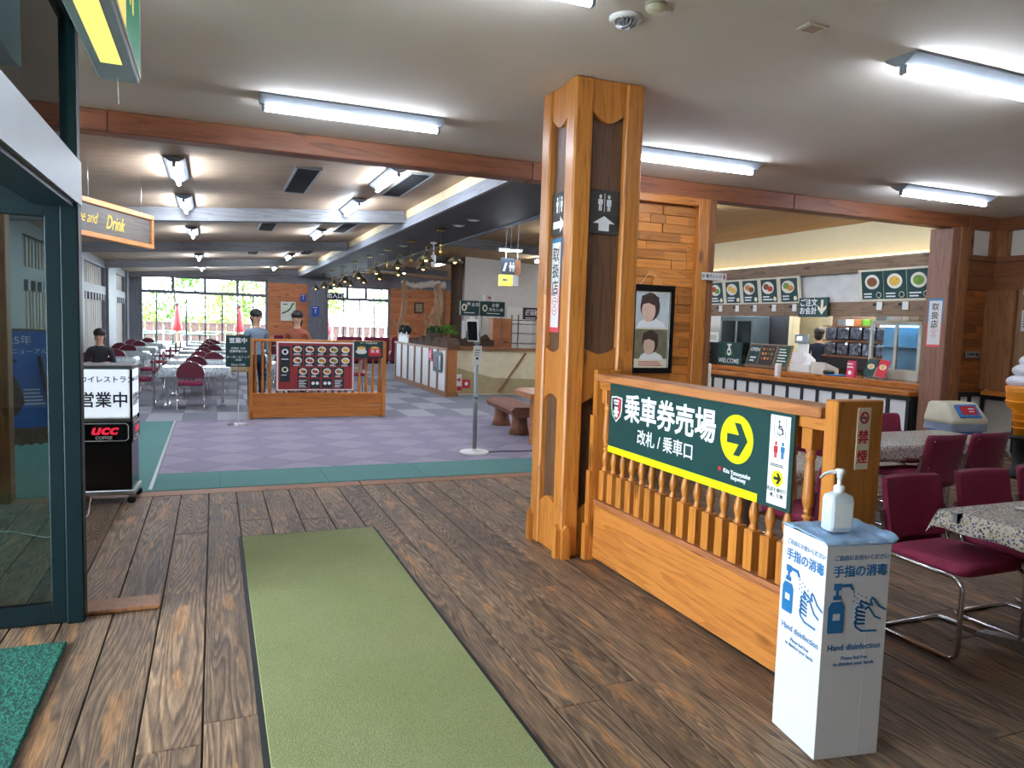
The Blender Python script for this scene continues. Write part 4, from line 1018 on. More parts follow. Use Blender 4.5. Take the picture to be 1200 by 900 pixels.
for M_, hw in ((Matrix.Identity(4), .19), (Matrix.Rotation(PI/2, 4, 'Z'), .15)):
    d_ = .172 if hw == .19 else .212
    cbx(-hw, hw, -d_, -d_+.02, .73, 1.13, .008).xf(M_).build('light_panel', LB, t)
    k = hw/.19
    text(t, 'スカイレストラン', .0, 1.045, .058*k, W['darkink'], -d_-.0015, .02, on=M_); text(t, '営業中', .0, .87, .135*k, W['darkink'], -d_-.0015, .018, on=M_, sx=.92)
    b2 = -.176 if hw == .19 else -.216
    MB().plate([(-hw+.02, .535), (hw-.025, .535), (hw-.005, .555), (hw-.005, .665), (hw-.025, .685), (-hw+.02, .685)], b2, .002).xf(M_).build('badge_border', W['ink'], t)
    MB().plate([(-hw+.026, .541), (hw-.029, .541), (hw-.011, .559), (hw-.011, .661), (hw-.029, .679), (-hw+.026, .679)], b2-.001, .002).xf(M_).build('badge', W['black'], t)
    text(t, 'ucc', .0, .628, .115*k, glow('ucc_red', (232, 40, 70), .3), b2-.0035, .035, on=M_, shear=.25, sx=1.25); text(t, 'COFFEE', 0, .562, .036*k, W['ink'], b2-.0035, .02, on=M_)
cbx(-.215, .215, -.175, .175, 1.13, 1.165, .004).build('top_cap', W['steel'], t)
for sx in (-1, 1):
    for sy in (-1, 1): rbox(sx*.205-.008, sx*.205+.008, sy*.165-.008, sy*.165+.008, .7, 1.14).build('corner_strip', W['black'], t)
# ---- blue poster on an easel behind the glass
t = thing('poster_easel', 'blue poster on a wooden easel behind the glass door', 'easel', (-1.72, 8.2, 0), R(22))
M_ = Matrix.Translation((0, 0, .42)) @ Matrix.Rotation(R(-14), 4, 'X')
EW = wood('easel_wood', (120, 100, 80), (86, 70, 56), 'z', 9, 5, .6, .1, knots=False)
for sx in (-1, 1): MB().tube([(sx*.34, -.12, 0), (sx*.2, .14, 1.15)], .018, 6).build('leg', EW, t)
MB().tube([(0, .5, 0), (0, .16, 1.12)], .018, 6).build('leg', EW, t)
rbox(-.36, .36, -.02, .02, -.04, .02).xf(M_).build('ledge', EW, t)
cbx(-.3, .3, -.012, .012, .02, 1.02, .003).xf(M_).build('board', EW, t)
rbox(-.275, .275, -.015, -.011, .045, .995).xf(M_).build('poster_sheet', mat('poster_blue', (52, 108, 190), .5, var=.12, nscale=3), t)
MB().plate([(-.2, .2), (-.02, .17), (.06, .3), (.0, .52), (-.1, .66), (-.2, .7), (-.24, .5)], -.015).xf(M_).build('printed_bag', mat('printed_brown', (96, 70, 62), .5, var=.3), t)
MB().plate([(-.19, .26), (-.05, .25), (-.03, .31), (-.16, .31)], -.017).xf(M_).build('printed_band', W['redink'], t)
text(t, '2025年', .0, .9, .1, W['ink'], -.017, .0, on=M_); text(t, 'コンドリニューアル', .0, .79, .062, W['ink'], -.017, .0, on=M_)
p = MB(); bars(p, .05, .24, .42, .012, -.016, 5, .035); p.xf(M_).build('small_print', W['ink'], t)
p = MB(); p.prism([(-.36, -.03)]+[(-.36+.72*q/18, -.11-.02*(q % 2)) for q in range(19)]+[(.36, -.03)], 'y', -.025, -.02); p.xf(M_).build('scalloped_trim', EW, t)
# wooden post behind the glass under the beam
tag(cbx(-1.86, -1.55, 7.03, 7.2, 0, 3.07, .01).build('trim_12', W['post'], None, 'structure'), 'wooden post under the beam seen through the glass door', 'post')
t = thing('electric_cord', 'thin white cord on the planks behind the glass door', 'cord', (0, 0, 0))
MB().tube([(-1.6, 6.2, .004), (-1.35, 6.12, .004), (-1.1, 5.9, .004), (-.95, 5.95, .004), (-.92, 6.5, .004), (-.95, 6.85, .06)], .004, 6).build('cable', W['paper'], t)
# ---- business hours sign on a pole
t = thing('hours_sign', 'small dark green opening hours sign on a thin pole', 'sign', (.33, 11.45, 0))
MB().lathe([(.15, 0), (.15, .008), (.03, .02), (.012, .03)], 20).build('base', W['steel'], t); MB().tube([(0, 0, .02), (0, 0, .9)], .011, 8).build('pole', W['steel'], t)
cbx(-.17, .17, -.03, -.018, .86, 1.32, .003).build('board', W['signgreen'], t)
text(t, '営業中', 0, 1.24, .085, W['ink'], -.031, .02)
for z, b_ in ((1.13, 'OPEN  9:30'), (1.085, '営業時間 9:30'), (1.0, 'オーダーストップ'), (.96, '14:30'), (.89, 'Close 15:00')): text(t, b_, 0, z, .04, W['ink'], -.031, .01)
# ---- thermometer on a pole
t = thing('thermometer_stand', 'white pole stand with a tilted black face scanner', 'stand', (2.98, 8.45, 0))
MB().lathe([(.18, 0), (.18, .02), (.17, .03), (.03, .034), (.03, .06)], 28).build('base', W['white'], t)
MB().lathe([(.028, .05), (.028, .7), (.022, .705), (.022, 1.35)], 14).build('pole', W['silver'], t); MB().lathe([(.034, .68), (.034, .72)], 14).build('collar', W['silver'], t)
cbx(-.055, .055, -.032, -.022, 1.1, 1.33, .004).build('notice', W['paper'], t)
p = MB(); bars(p, -.035, .03, 1.28, .008, -.032, 3, .03); p.rect(-.02, .01, 1.16, 1.19, -.032); p.build('print', W['darkink'], t)
M_ = Matrix.Translation((-.06, -.03, 1.38)) @ Matrix.Rotation(R(-48), 4, 'Z') @ Matrix.Rotation(R(8), 4, 'X')
cbx(-.075, .075, -.012, .014, 0, .27, .005).xf(M_).build('scanner_case', W['white'], t)
rbox(-.066, .066, -.014, -.011, .015, .245).xf(M_).build('screen', W['black'], t); cbx(-.03, .03, -.01, .02, .27, .3, .004).xf(M_).build('sensor', W['white'], t)
cbx(-.03, .03, -.03, .03, 1.35, 1.5, .004).build('bracket', W['silver'], t)
MB().tube([(.15, .0, .006), (.35, .03, .006), (.6, -.02, .006), (1.2, .02, .006)], .006, 6).build('cable', W['rubber'], t)
# ---- menu barrier
t = thing('menu_barrier', 'low pine spindle barrier in the hall carrying the menu', 'railing', (1.57, 12.05, 0))
for x in (-1.04, 1.04): cbx(x-.03, x+.03, -.07, .07, 0, 1.25, .006).build('post', W['pine'], t)
cbx(-1.01, 1.01, -.03, .03, .02, .2, .004).build('base_board', W['pine_x'], t); cbx(-1.01, 1.01, -.03, .03, .204, .38, .004).build('base_board', W['pine_x'], t)
cbx(-1.01, 1.01, -.045, .045, .38, .41, .004).build('rail', W['pine_x'], t); cbx(-1.06, 1.06, -.06, .06, 1.22, 1.26, .004).build('top_rail', W['pine_x'], t)
sp = MB(); sp.lathe([(.022, .41), (.026, .5), (.026, .6), (.014, .63), (.022, .66), (.014, .69), (.02, .74), (.016, 1.0), (.022, 1.04), (.014, 1.08), (.022, 1.12), (.022, 1.22)], 10)
sm_ = sp.mesh('spindle'); sm_.materials.append(W['pine'])
for i in range(19): link('spindle', sm_, t, loc=(-.97+i*.1078, 0, 0))
# menu poster
t = thing('menu_poster', 'red menu poster with rows of dish photographs on the barrier', 'menu', (1.51, 11.98, .455))
cbx(-.6, .6, -.01, .01, 0, .77, .003).build('backing', W['paper'], t)
rbox(-.575, .575, -.013, -.009, .02, .75).build('red_sheet', mat('menu_red', (150, 44, 48), .5, var=.25, nscale=60), t)
DG = mat('card_dark', (24, 42, 42), .5)
PL = mat('plate_white', (226, 222, 210), .5)
food = [mat('food_%s' % n, c_, .5, var=.3, nscale=40) for n, c_ in (('orange', (214, 130, 50)), ('brown', (128, 74, 40)), ('green', (110, 150, 50)), ('red', (176, 62, 40)), ('gold', (224, 178, 70)))]
def dish(par, cx, cz, w, h_, y, k, oval=1.3, m2=DG):
    c_ = MB().rect(cx-w/2, cx+w/2, cz-h_/2, cz+h_/2, y, .002).build('dish_card', m2, par)
    MB().disc(cx, cz+h_*.08, w*.38, y-.002, .002, min(h_*.34, w*.38/oval), 16).build('plate', PL, c_)
    p1 = MB(); p1.disc(cx-w*.1, cz+h_*.1, w*.17, y-.004, .002, h_*.17, 10); p1.build('food', food[k % 5], c_)
    p1 = MB(); p1.disc(cx+w*.1, cz+h_*.05, w*.19, y-.005, .002, h_*.17, 10); p1.build('food', food[(k*2+1) % 5], c_)
    p1 = MB(); bars(p1, cx-w*.35, cx+w*.3, cz-h_*.34, h_*.05, y-.002, 2, h_*.09); p1.build('print', W['ink'], c_)
rbox(-.55, -.4, -.016, -.012, .14, .7).build('title_card', DG, t)
for z, m3 in ((.61, W['ink']), (.33, W['creamink'])): MB().disc(-.475, z, .05, -.016, .002, .045).build('emblem', m3, t); MB().disc(-.475, z, .028, -.018, .002).build('emblem', DG, t)
p = MB(); bars(p, -.53, -.42, .5, .012, -.016, 1); bars(p, -.53, -.42, .25, .01, -.016, 1); p.build('print', W['ink'], t)
q = 0
for r_, z in ((5, .64), (5, .465)):
    for i in range(5): dish(t, -.285+i*.187, z, .175, .155, -.012, q); q += 1
for i in range(4):
    dish(t, -.2+i*.187, .29, .165, .155, -.012, q, 1.05); q += 1
    c_ = rbox(-.2+i*.187-.082, -.2+i*.187+.082, -.014, -.011, .035, .19).build('text_card', DG, t)
    p = MB(); 
    if i in (0, 3): bars(p, -.2+i*.187-.065, -.2+i*.187+.06, .165, .01, -.014, 5, .026)
    else: p.disc(-.2+i*.187-.03, .115, .026, -.014); p.disc(-.2+i*.187+.035, .115, .026, -.014)
    p.build('print', W['ink'], c_)
# soup board
t = thing('soup_board', 'small dark board with a soup cup hung right of the menu poster', 'sign', (2.345, 11.966, .985))
cbx(-.235, .235, -.01, .01, 0, .27, .002).build('board', W['signgreen'], t)
text(t, 'スープ各種 ¥500', 0, .24, .038, W['creamink'], -.0115, .01)
for x in (-.12, .1):
    MB().disc(x, .1, .09, -.01, .002, .04).build('saucer', PL, t); MB().plate([(x-.07, .165), (x+.07, .165), (x+.055, .1), (x+.03, .085), (x-.03, .085), (x-.055, .1)], -.012, .002).build('cup', PL, t); MB().disc(x, .165, .065, -.014, .002, .022).build('soup', food[4], t)
rbox(-.0, .2, -.02, -.016, .03, .15).build('red_card', W['redink'], t); text(t, '完 売', .1, .105, .06, W['ink'], -.022, .02)
# ---- log table and log bench right of the pole stand
t = thing('log_table', 'thick log slab table partly behind the pillar', 'table', (4.45, 9.05, 0))
MB().prism([(-.6, -.3), (-.5, -.5), (.6, -.55), (.7, .6), (-.35, .65), (-.55, .4)], 'z', .63, .7).build('tabletop', W['slab'], t)
MB().prism([(-.52, 0), (-.4, 0), (-.42, .2), (-.385, .4), (-.41, .63), (-.52, .63)], 'y', -.42, -.1).build('leg', W['slab'], t)
MB().prism([(.4, 0), (.52, 0), (.52, .63), (.4, .63)], 'y', -.35, .4).build('leg', W['slab'], t)
t = thing('log_bench', 'rough hewn log bench beside the slab table', 'bench', (4.2, 10.3, 0), R(-6))
MB().prism([(-.17, .3), (-.1, .27), (.2, .28), (.24, .34), (.2, .42), (-.15, .42), (-.2, .37)], 'y', -.75, .75).build('seat', wood('bench_log', (128, 84, 62), (70, 44, 34), 'y', 10, 8, .7, .1), t)
for y in (-.5, .5): MB().lathe([(.16, 0), (.13, .1), (.115, .2), (.12, .3)], 12, (0, y, 0)).build('leg', W['log'], t)
# ================================================================== HALL TABLES AND CHAIRS
def hall_table(label):
    t = thing('hall_table', label, 'table', group='hall tables')
    cbx(-.52, .52, -.33, .33, .64, .67, .006).build('tabletop', W['white'], t)
    for s in (-1, 1):
        rbox(s*.45-.025, s*.45+.025, -.025, .025, .04, .66).build('leg', W['steel'], t); rbox(s*.45-.035, s*.45+.035, -.3, .3, 0, .04).build('foot', W['steel'], t)
    rbox(-.45, .45, -.02, .02, .56, .6).build('stretcher', W['steel'], t)
    return t
def cloth_mesh():
    P = []; nx, ny = 25, 17; w, d, dr_ = 1.12, .74, .17
    for i in range(nx):
        row = []
        for j in range(ny):
            gx = -(w/2+dr_)+(w+2*dr_)*i/(nx-1); gy = -(d/2+dr_)+(d+2*dr_)*j/(ny-1)
            px = max(-w/2, min(w/2, gx)); py = max(-d/2, min(d/2, gy)); ex, ey = gx-px, gy-py; e = max(abs(ex), abs(ey))
            o_ = e*.15*(1+math.sin(18*(gx-gy)))
            row.append((px+math.copysign(o_, ex)*(ex != 0), py+math.copysign(o_, ey)*(ey != 0), .694-(e+.4*min(abs(ex), abs(ey)))*.95))
        P.append(row)
    me = MB().grid(P).mesh('hall_tablecloth'); me.materials.append(W['hallcloth']); return me
CM = cloth_mesh()
def round_chair(label):
    t = thing('round_back_chair', label, 'chair', group='round-backed hall chairs')
    loft([(rr(.2, .2, .08), .42), (rr(.22, .21, .09), .44), (rr(.22, .21, .09), .47), (rr(.18, .17, .08), .485)]).build('seat', W['maroon'], t)
    pts = [(.2*math.cos(a)*1.05, .6+.22*math.sin(a)) for a in [PI*i/14 for i in range(15)]] + [(-.2, .55), (.2, .55)]
    MB().prism(pts, 'y', -.225, -.185).xf(Matrix.Translation((0, -.02, .0))).build('backrest', W['maroon_d'], t)
    for s in (-1, 1):
        MB().tube([(s*.2, -.215, .6), (s*.2, -.2, .42), (s*.21, -.23, 0)], .011, 6).build('leg', W['chrome'], t)
        MB().tube([(s*.2, .18, .43), (s*.21, .2, 0)], .011, 6).build('leg', W['chrome'], t)
    rim = [(.215*math.cos(a), -.225, .6+.225*math.sin(a)) for a in [PI*i/14 for i in range(15)]]
    MB().tube(rim, .009, 6).build('rim', W['chrome'], t)
    return t
ht = rc = None
ordn = ('first', 'second', 'third', 'fourth', 'fifth', 'sixth', 'seventh')
def put_table(x, y, lab, clab, rz=0):
    global ht
    if ht is None: ht = hall_table(lab); ht.location = (x, y, 0); ht.rotation_euler[2] = rz
    else: copy_tree(ht, (x, y, 0), rz, lab)
    o = link('hall_tablecloth', CM, None, loc=(x, y, 0), rz=rz); tag(o, clab, 'tablecloth', 'hall tablecloths')
    sd_ = o.modifiers.new('s', 'SOLIDIFY'); sd_.thickness = .003; sd_.offset = 1
def put_chair(x, y, rz, lab):
    global rc
    if rc is None: rc = round_chair(lab); rc.location = (x, y, 0); rc.rotation_euler[2] = rz
    else: copy_tree(rc, (x, y, 0), rz, lab)
for i, y in enumerate((14.05, 16.0, 18.0, 20.1, 22.2, 24.6, 27.0)):
    put_table(-.3+.02*i, y, '%s table in the row behind the lit sign box' % ordn[i], 'pale cloth on the %s table behind the lit sign box' % ordn[i])
    put_chair(-.36+.04*i, y-.62, 0, 'round-backed chair seen from behind at the %s table behind the lit sign box' % ordn[i])
    if i in (1, 3, 5): put_chair(.0, y+.58, PI, 'round-backed chair on the far side of the %s table behind the lit sign box' % ordn[i])
for i, y in enumerate((14.2, 16.8, 19.4, 22.2, 25.2)):
    put_table(-2.0, y, '%s table along the boarded left wall' % ordn[i], 'pale cloth on the %s table along the boarded left wall' % ordn[i])
    put_chair(-2.25, y-.62, 0, 'round-backed chair facing the %s table along the left wall' % ordn[i]); put_chair(-1.2, y+.1, PI/2, 'round-backed chair at the end of the %s table along the left wall' % ordn[i])
    if i: put_chair(-1.95, y+.6, PI, 'round-backed chair beyond the %s table along the left wall' % ordn[i])
for i, y in enumerate((15.6, 18.4, 21.4, 24.6)):
    put_table(1.65, y, '%s table in the row behind the menu barrier' % ordn[i], 'pale cloth on the %s table behind the menu barrier' % ordn[i])
    put_chair(1.5, y-.62, 0, 'round-backed chair facing the %s table behind the menu barrier' % ordn[i]); put_chair(1.9, y+.6, PI, 'round-backed chair beyond the %s table behind the menu barrier' % ordn[i])
    put_chair(2.75, y, PI/2, 'round-backed chair at the right end of the %s table behind the menu barrier' % ordn[i])
# maroon booth seats near the windows
for i, (x, y, rz) in enumerate(((1.15, 27.2, 0), (2.4, 27.4, 0), (4.6, 27.4, 0), (5.6, 27.4, 0), (6.6, 27.4, 0))):
    t = thing('booth_seat', 'maroon booth seat below the far windows, %s from the left' % ordn[i], 'seat', (x, y, 0), rz, 'maroon booth seats')
    cbx(-.45, .45, -.3, .3, .08, .44, .03).build('seat', W['maroon'], t); cbx(-.45, .45, -.42, -.28, .08, .98, .03).build('backrest', W['maroon'], t); rbox(-.42, .42, -.38, .28, 0, .08).build('plinth', W['blackmat'], t)
# ================================================================== CHANDELIERS
WARM = glow('warm_bulb', (255, 190, 110), 9)
SH = mat('aged_brass_shade', (96, 84, 60), .45, .7)
def chandelier(label):
    t = thing('chandelier', label, 'lamp', group='brass chandeliers under the girder')
    cbx(-.07, .07, -.07, .07, -.03, 0, .006).build('ceiling_rose', W['brass'], t)
    for s in (-1, 1): MB().tube([(s*.03, 0, -.03), (s*.03, 0, -.3)], .006, 6).build('cord', W['blackmat'], t)
    MB().lathe([(.01, -.24), (.03, -.26), (.03, -.3), (.012, -.32), (.02, -.36), (.035, -.4), (.012, -.44), (.0, -.45)], 10).build('hub', W['brass'], t)
    for s in (-1, 1):
        a = MB().tube([(s*.02, 0, -.38), (s*.09, 0, -.42), (s*.16, 0, -.34), (s*.22, 0, -.29), (s*.26, 0, -.33), (s*.26, 0, -.4)], .009, 6).build('arm', W['brass'], t)
        MB().lathe([(.025, -.4), (.03, -.43), (.06, -.46), (.15, -.56), (.145, -.56), (.055, -.468), (.02, -.44)], 16, (s*.26, 0, 0)).build('shade', SH, t)
        MB().ball((s*.26, 0, -.54), .032, 10).build('bulb', WARM, t)
    return t
c0 = None
for i in range(8):
    lab = 'brass chandelier with two cone shades, %s along the girder' % (ordn+('eighth',))[i]
    y = 12.3+2.1*i
    if c0 is None: c0 = chandelier(lab); c0.location = (3.63, y, 3.199)
    else: copy_tree(c0, (3.63, y, 3.199), R(8*((i % 3)-1)), lab)
for i, y in enumerate((10.85, 11.6, 15.4, 17.6)):
    t = thing('downlight', 'small round disc lamp on the girder, %s from the entrance' % ordn[i], 'lamp', (3.72, y, 3.2), 0, 'girder downlights')
    MB().lathe([(.1, 0), (.1, -.012), (.08, -.02)], 20).build('trim_ring', W['silver'], t); MB().lathe([(.075, -.02), (.07, -.024)], 16).build('lens', W['paper'], t)
t = thing('pendant_fitting', 'white tubular fitting hanging between the chandeliers', 'lamp', (4.1, 14.4, 3.199))
MB().lathe([(.07, 0), (.06, -.03), (.012, -.04), (.012, -.24), (.05, -.26), (.05, -.48), (.03, -.5)], 14).build('fitting', W['white'], t)
# ---- hanging toilet sign with lamp
t = thing('toilet_hanging_sign', 'hanging grey toilet sign with a small lit yellow box below', 'sign', (4.8, 12.0, 2.27))
for x in (-.08, .14): MB().tube([(x, 0, .45), (x, 0, 1.29)], .01, 6).build('hanging_rod', W['silver'], t)
cbx(-.17, .09, -.03, .03, .2, .48, .004).build('grey_panel', mat('slate', (74, 82, 92), .5), t); p = MB(); man(p, .0, .25, .16, -.031); man(p, .055, .25, .16, -.031, True); p.plate([(-.15, .25), (-.1, .25), (-.06, .4), (-.1, .4)], -.031); p.build('pictogram', W['ink'], t)
cbx(.09, .2, -.02, .04, .18, .46, .004).build('tan_panel', W['slab'], t)
cbx(-.19, .04, -.05, .05, 0, .19, .004).build('yellow_box', glow('amber_box', (240, 214, 90), .4), t); cbx(.04, .15, -.05, .05, 0, .19, .004).build('white_box', W['paper'], t)
MB().plate([(-.15, .1), (-.12, .13), (-.12, .115), (-.06, .115), (-.06, .085), (-.12, .085), (-.12, .07)], -.051).build('arrow', W['blueink'], t)
t = thing('hanging_lamp', 'short fluorescent lamp hung above the toilet sign', 'lamp', (4.77, 11.9, 2.86))
cbx(-.22, .22, -.05, .05, .03, .06, .004).build('housing', LW, t); MB().tube([(-.2, 0, .015), (.2, 0, .015)], .016, 8).build('tube', W['tube'], t); MB().tube([(.0, 0, .06), (0, 0, .70)], .008, 6).build('rod', W['silver'], t)
# ================================================================== STAIRWELL, PLANTER, DRIFTWOOD
t = thing('planter_wall', 'long low planter wall of white panels and brown stiles in the hall', 'planter', (4.75, 15.1, 0))
rbox(-.09, .13, 0, 4.85, 0, 1.0).build('body', W['white'], t)
rbox(-.12, .15, -.03, 4.9, 1.0, 1.05).build('cap', W['post'], t); rbox(-.12, .15, -.02, 4.88, 0, .1).build('base', W['post'], t)
for i in range(8): rbox(-.115, -.08, .0+i*.68, .09+i*.68, .1, 1.0).build('stile', W['post'], t)
for i in range(7): rbox(-.095, -.085, .11+i*.68, .66+i*.68, .12, .98).build('panel', W['ink'], t)
rbox(-.08, .12, -.02, .0, .1, 1.0).build('end_panel', W['slab'], t); rbox(-.12, -.08, -.025, .01, .1, 1.0).build('stile', W['post'], t)
t = thing('notice_board', 'dark notice with blue print on the end of the planter wall', 'notice', (4.63, 15.75, .5), -PI/2)
rbox(-.33, .33, -.008, 0, .0, .44).build('board', mat('notice_slate', (58, 72, 76), .5), t); rbox(-.1, .02, -.01, -.007, .08, .36).build('blue_print', W['blueink'], t); rbox(.1, .22, -.01, -.007, .05, .36).build('grey_print', W['paper'], t); rbox(-.2, -.12, -.01, -.007, .1, .3).build('red_print', W['redink'], t)
t = thing('pink_notice', 'pink card hanging on the planter wall', 'notice', (4.63, 16.35, .72), -PI/2); rbox(-.15, .15, -.006, 0, 0, .26).build('card', mat('pink_card', (224, 84, 120), .5), t); p = MB(); bars(p, -.1, .1, .2, .02, -.007, 3, .05); p.build('print', W['ink'], t)
for i in range(5):
    h_ = random.uniform(.16, .3); y = 15.35+i*.66
    pts = [(-.325, 0), (-.3, h_*.5), (-.16, h_*.85), (0, h_), (.17, h_*.8), (.3, h_*.45), (.325, 0)]
    o = MB().prism(pts, 'x', -.13, .13).build('bark_piece', W['bark'], None, loc=(4.78, y, 1.05)); tag(o, 'dark bark piece on the planter wall, %s from its near end' % ordn[i], 'bark', 'bark pieces')
t = thing('bark_screen', 'row of dark bark mounds behind the stairwell', 'bark', (5.55, 17.2, 0))
rbox(-.65, .95, -.05, .1, 0, 1.04).build('wall', W['post'], t); pts = [(-.65, 1.04)]+[(-.65+1.6*i/16, 1.12+.16*abs(math.sin(i*.8))+.03*(i % 3)) for i in range(17)]+[(.95, 1.04)]
MB().prism(pts, 'y', -.04, .08).build('bark', W['bark'], t)
t = thing('white_cutout', 'white crown shaped cutout with dark knobs on the planter end', 'ornament', (4.66, 19.0, 1.05), -PI/2)
MB().prism([(-.5, 0), (.5, 0), (.5, .22), (.38, .12), (.3, .28), (.15, .12), (.0, .3), (-.12, .12), (-.28, .28), (-.38, .12), (-.5, .24)], 'y', -.03, 0).build('cutout', W['ink'], t)

for x in (-.35, .1): MB().ball((x, .05, .32), .13, 10).build('knob', W['blackmat'], t); MB().tube([(x, .05, 0), (x, .05, .2)], .03, 6).build('stem', W['blackmat'], t)
# handrail on the stair wall
t = thing('stair_handrail', 'sloping brown handrail on the cream stairwell wall', 'handrail', (0, 15.42, 0)); MB().tube([(6.62, 0, .95), (5.98, 0, .06)], .022, 8).build('rail', W['post'], t); p = MB(); [p.tube([(x, 0, z), (x+.06, .08, z)], .01, 6) for x, z in ((6.5, .79), (6.06, .18))]; p.build('bracket', W['blackmat'], t)
t = thing('fire_plate', 'red and white fire equipment plates low on the stairwell wall', 'sign', (5.02, 15.49, .1)); rbox(-.07, .1, -.006, 0, .1, .36).build('plate', W['ink'], t); MB().plate([(-.04, .26), (.03, .26), (.03, .31), (.08, .24), (.03, .17), (.03, .22), (-.04, .22)], -.007).build('arrow', W['redink'], t); rbox(.12, .3, -.006, 0, .05, .24).build('plate', W['redink'], t); rbox(-.07, .1, -.006, 0, 0, .08).build('plate', W['redink'], t); p = MB(); p.disc(.21, .15, .04, -.007); p.build('print', W['ink'], t)
# driftwood frame
t = thing('driftwood_sculpture', 'tall pale driftwood trunks and branches standing behind the planter wall', 'sculpture', (5.58, 20.35, 0))
def limb(pts, r0, r1, n=9, seed=1):
    random.seed(seed); P = [Vector(a) for a in pts]; out = []; k = 5
    for i in range(len(P)-1):
        for j in range(k): f_ = j/k; out.append(P[i].lerp(P[i+1], f_)+Vector((random.uniform(-1, 1), random.uniform(-1, 1), random.uniform(-.4, .4)))*.03)
    out.append(P[-1]); m_ = len(out); rr_ = [(r0+(r1-r0)*i/(m_-1))*random.uniform(.75, 1.25) for i in range(m_)]
    return MB().tube(out, rr_, n)
limb([(-.66, 0, 0), (-.7, .02, 1.2), (-.62, 0, 1.9), (-.6, 0, 2.75)], .1, .06, seed=2).build('trunk', W['drift'], t)
limb([(.38, 0, 0), (.42, .05, 1.0), (.3, 0, 1.6), (.42, .02, 2.1), (.34, 0, 2.7)], .2, .12, 11, 3).build('trunk', W['drift'], t)
limb([(.5, .1, 0), (.56, .1, 1.4), (.5, .1, 2.3), (.52, .1, 2.75)], .1, .09, seed=4).build('trunk', W['drift'], t)
limb([(-.7, 0, 2.7), (-.3, .02, 2.6), (.1, 0, 2.68), (.56, 0, 2.66)], .06, .11, seed=5).build('branch', mat('pale_driftwood', (214, 200, 186), .7, var=.15), t)
for i, q in enumerate(([(-.6, -.1, 1.1), (-.8, -.15, 1.4), (-.95, -.15, 1.62)], [(-.55, -.1, 1.1), (-.5, -.15, 1.5), (-.75, -.2, 1.55)], [(-.05, -.1, 1.05), (.05, -.15, 1.45), (-.12, -.2, 1.85)], [(.0, -.1, 1.1), (.1, -.1, 1.4), (.05, -.1, 1.65)], [(.3, 0, 1.9), (.1, -.1, 1.75), (.2, -.15, 1.55)])): limb(q, .06, .03, 7, 6+i).build('branch', W['drift'], t)
random.seed(41)
def bush(mb, c, r, n, s, flat=.7):
    for _ in range(n):
        a, b = random.uniform(0, 2*PI), random.uniform(-.4, 1.4); d = r*(.35+.65*random.random())
        p = Vector(c)+Vector((math.cos(a)*math.cos(b)*d, math.sin(a)*math.cos(b)*d, math.sin(b)*d*flat)); u = Vector((random.uniform(-1, 1), random.uniform(-1, 1), random.uniform(-1, 1))).normalized()*s; v = u.cross(Vector((random.uniform(-1, 1), random.uniform(-1, 1), 1))).normalized()*s*.6
        mb.add([p-u, p+v*.8, p+u, p-v*.8], [(0, 1, 2, 3)])
    return mb
for i, (x, y, r_, lab) in enumerate(((5.12, 17.75, .22, 'dark leafy plant in a pale pot behind the planter wall'), (5.6, 18.3, .3, 'yellow green plant in a white pot before the driftwood'))):
    t = thing('potted_plant', lab, 'plant', (x, y, 0)); rbox(-.14, .14, -.14, .14, 0, .98).build('pedestal', W['post'], t); MB().lathe([(.1, .98), (.14, 1.16), (.15, 1.18), (.13, 1.18)], 14).build('pot', W['potwhite'], t)
    MB().tube([(0, 0, 1.1), (0, 0, 1.35)], .02, 6).build('stem', W['log'], t); bush(MB(), (0, 0, 1.35), r_, 140, .06).build('foliage', W['leafd'] if i == 0 else W['leaf'], t)
# drink station signs, tray return
t = thing('log_column', 'dark rough log column beside the grey service wall', 'column', (6.46, 20.2, 0)); MB().lathe([(.2, 0), (.17, .6), (.18, 1.4), (.165, 2.2), (.18, 3.3)], 14).build('trunk', W['bark'], t); MB().lathe([(.18, 3.25), (.22, 3.3), (.22, 3.36)], 14).build('cap', W['bark'], t)
for (x, w_, lab, big) in ((5.9, .49, 'teal green self-service sign left of two above the water station', '緑 お茶'), (6.5, .67, 'dark green sign reading tea and cold water above the water station', 'お茶')):
    t = thing('service_sign', lab, 'sign', (x, 17.37, 1.79), 0, 'service signs'); cbx(-w_/2, w_/2, -.03, .03, 0, .37, .004).build('board', W['signgreen'], t); text(t, big, .08, .27, .1, W['ink'], -.031, .02)
    if w_ > .5: text(t, '冷たい水', .1, .16, .1, W['ink'], -.031, .02)
    MB().disc(-w_*.3, .2, .07, -.03, .003, .09).build('emblem', W['creamink'], t); MB().disc(-w_*.3, .2, .03, -.033, .003, .05).build('emblem', W['signgreen'], t); p = MB(); bars(p, -.15, .2, .08, .02, -.031, 1); p.build('print', W['ink'], t)
    for s in (-1, 1): MB().tube([(s*w_*.4, 0, -.738), (s*w_*.4, 0, 0)], .012, 6).build('support', W['steel'], t)
t = thing('water_station', 'wooden water station cabinet under the green signs', 'cabinet', (6.45, 17.6, 0)); cbx(-.7, .6, -.25, .25, 0, 1.05, .01).build('body', W['wall_wood'], t); cbx(.1, .6, -.2, .2, 1.05, 1.75, .01).build('hutch', W['wall_wood'], t)
t = thing('dispenser', 'white drink dispenser on the water station', 'dispenser', (5.95, 17.6, 1.051)); cbx(-.12, .1, -.12, .12, 0, .6, .01).build('body', W['white'], t); rbox(-.08, .06, -.13, -.115, .15, .35).build('tap_recess', W['blackmat'], t); cbx(-.05, .03, -.16, -.12, .3, .36, .004).build('tap', W['steel'], t)
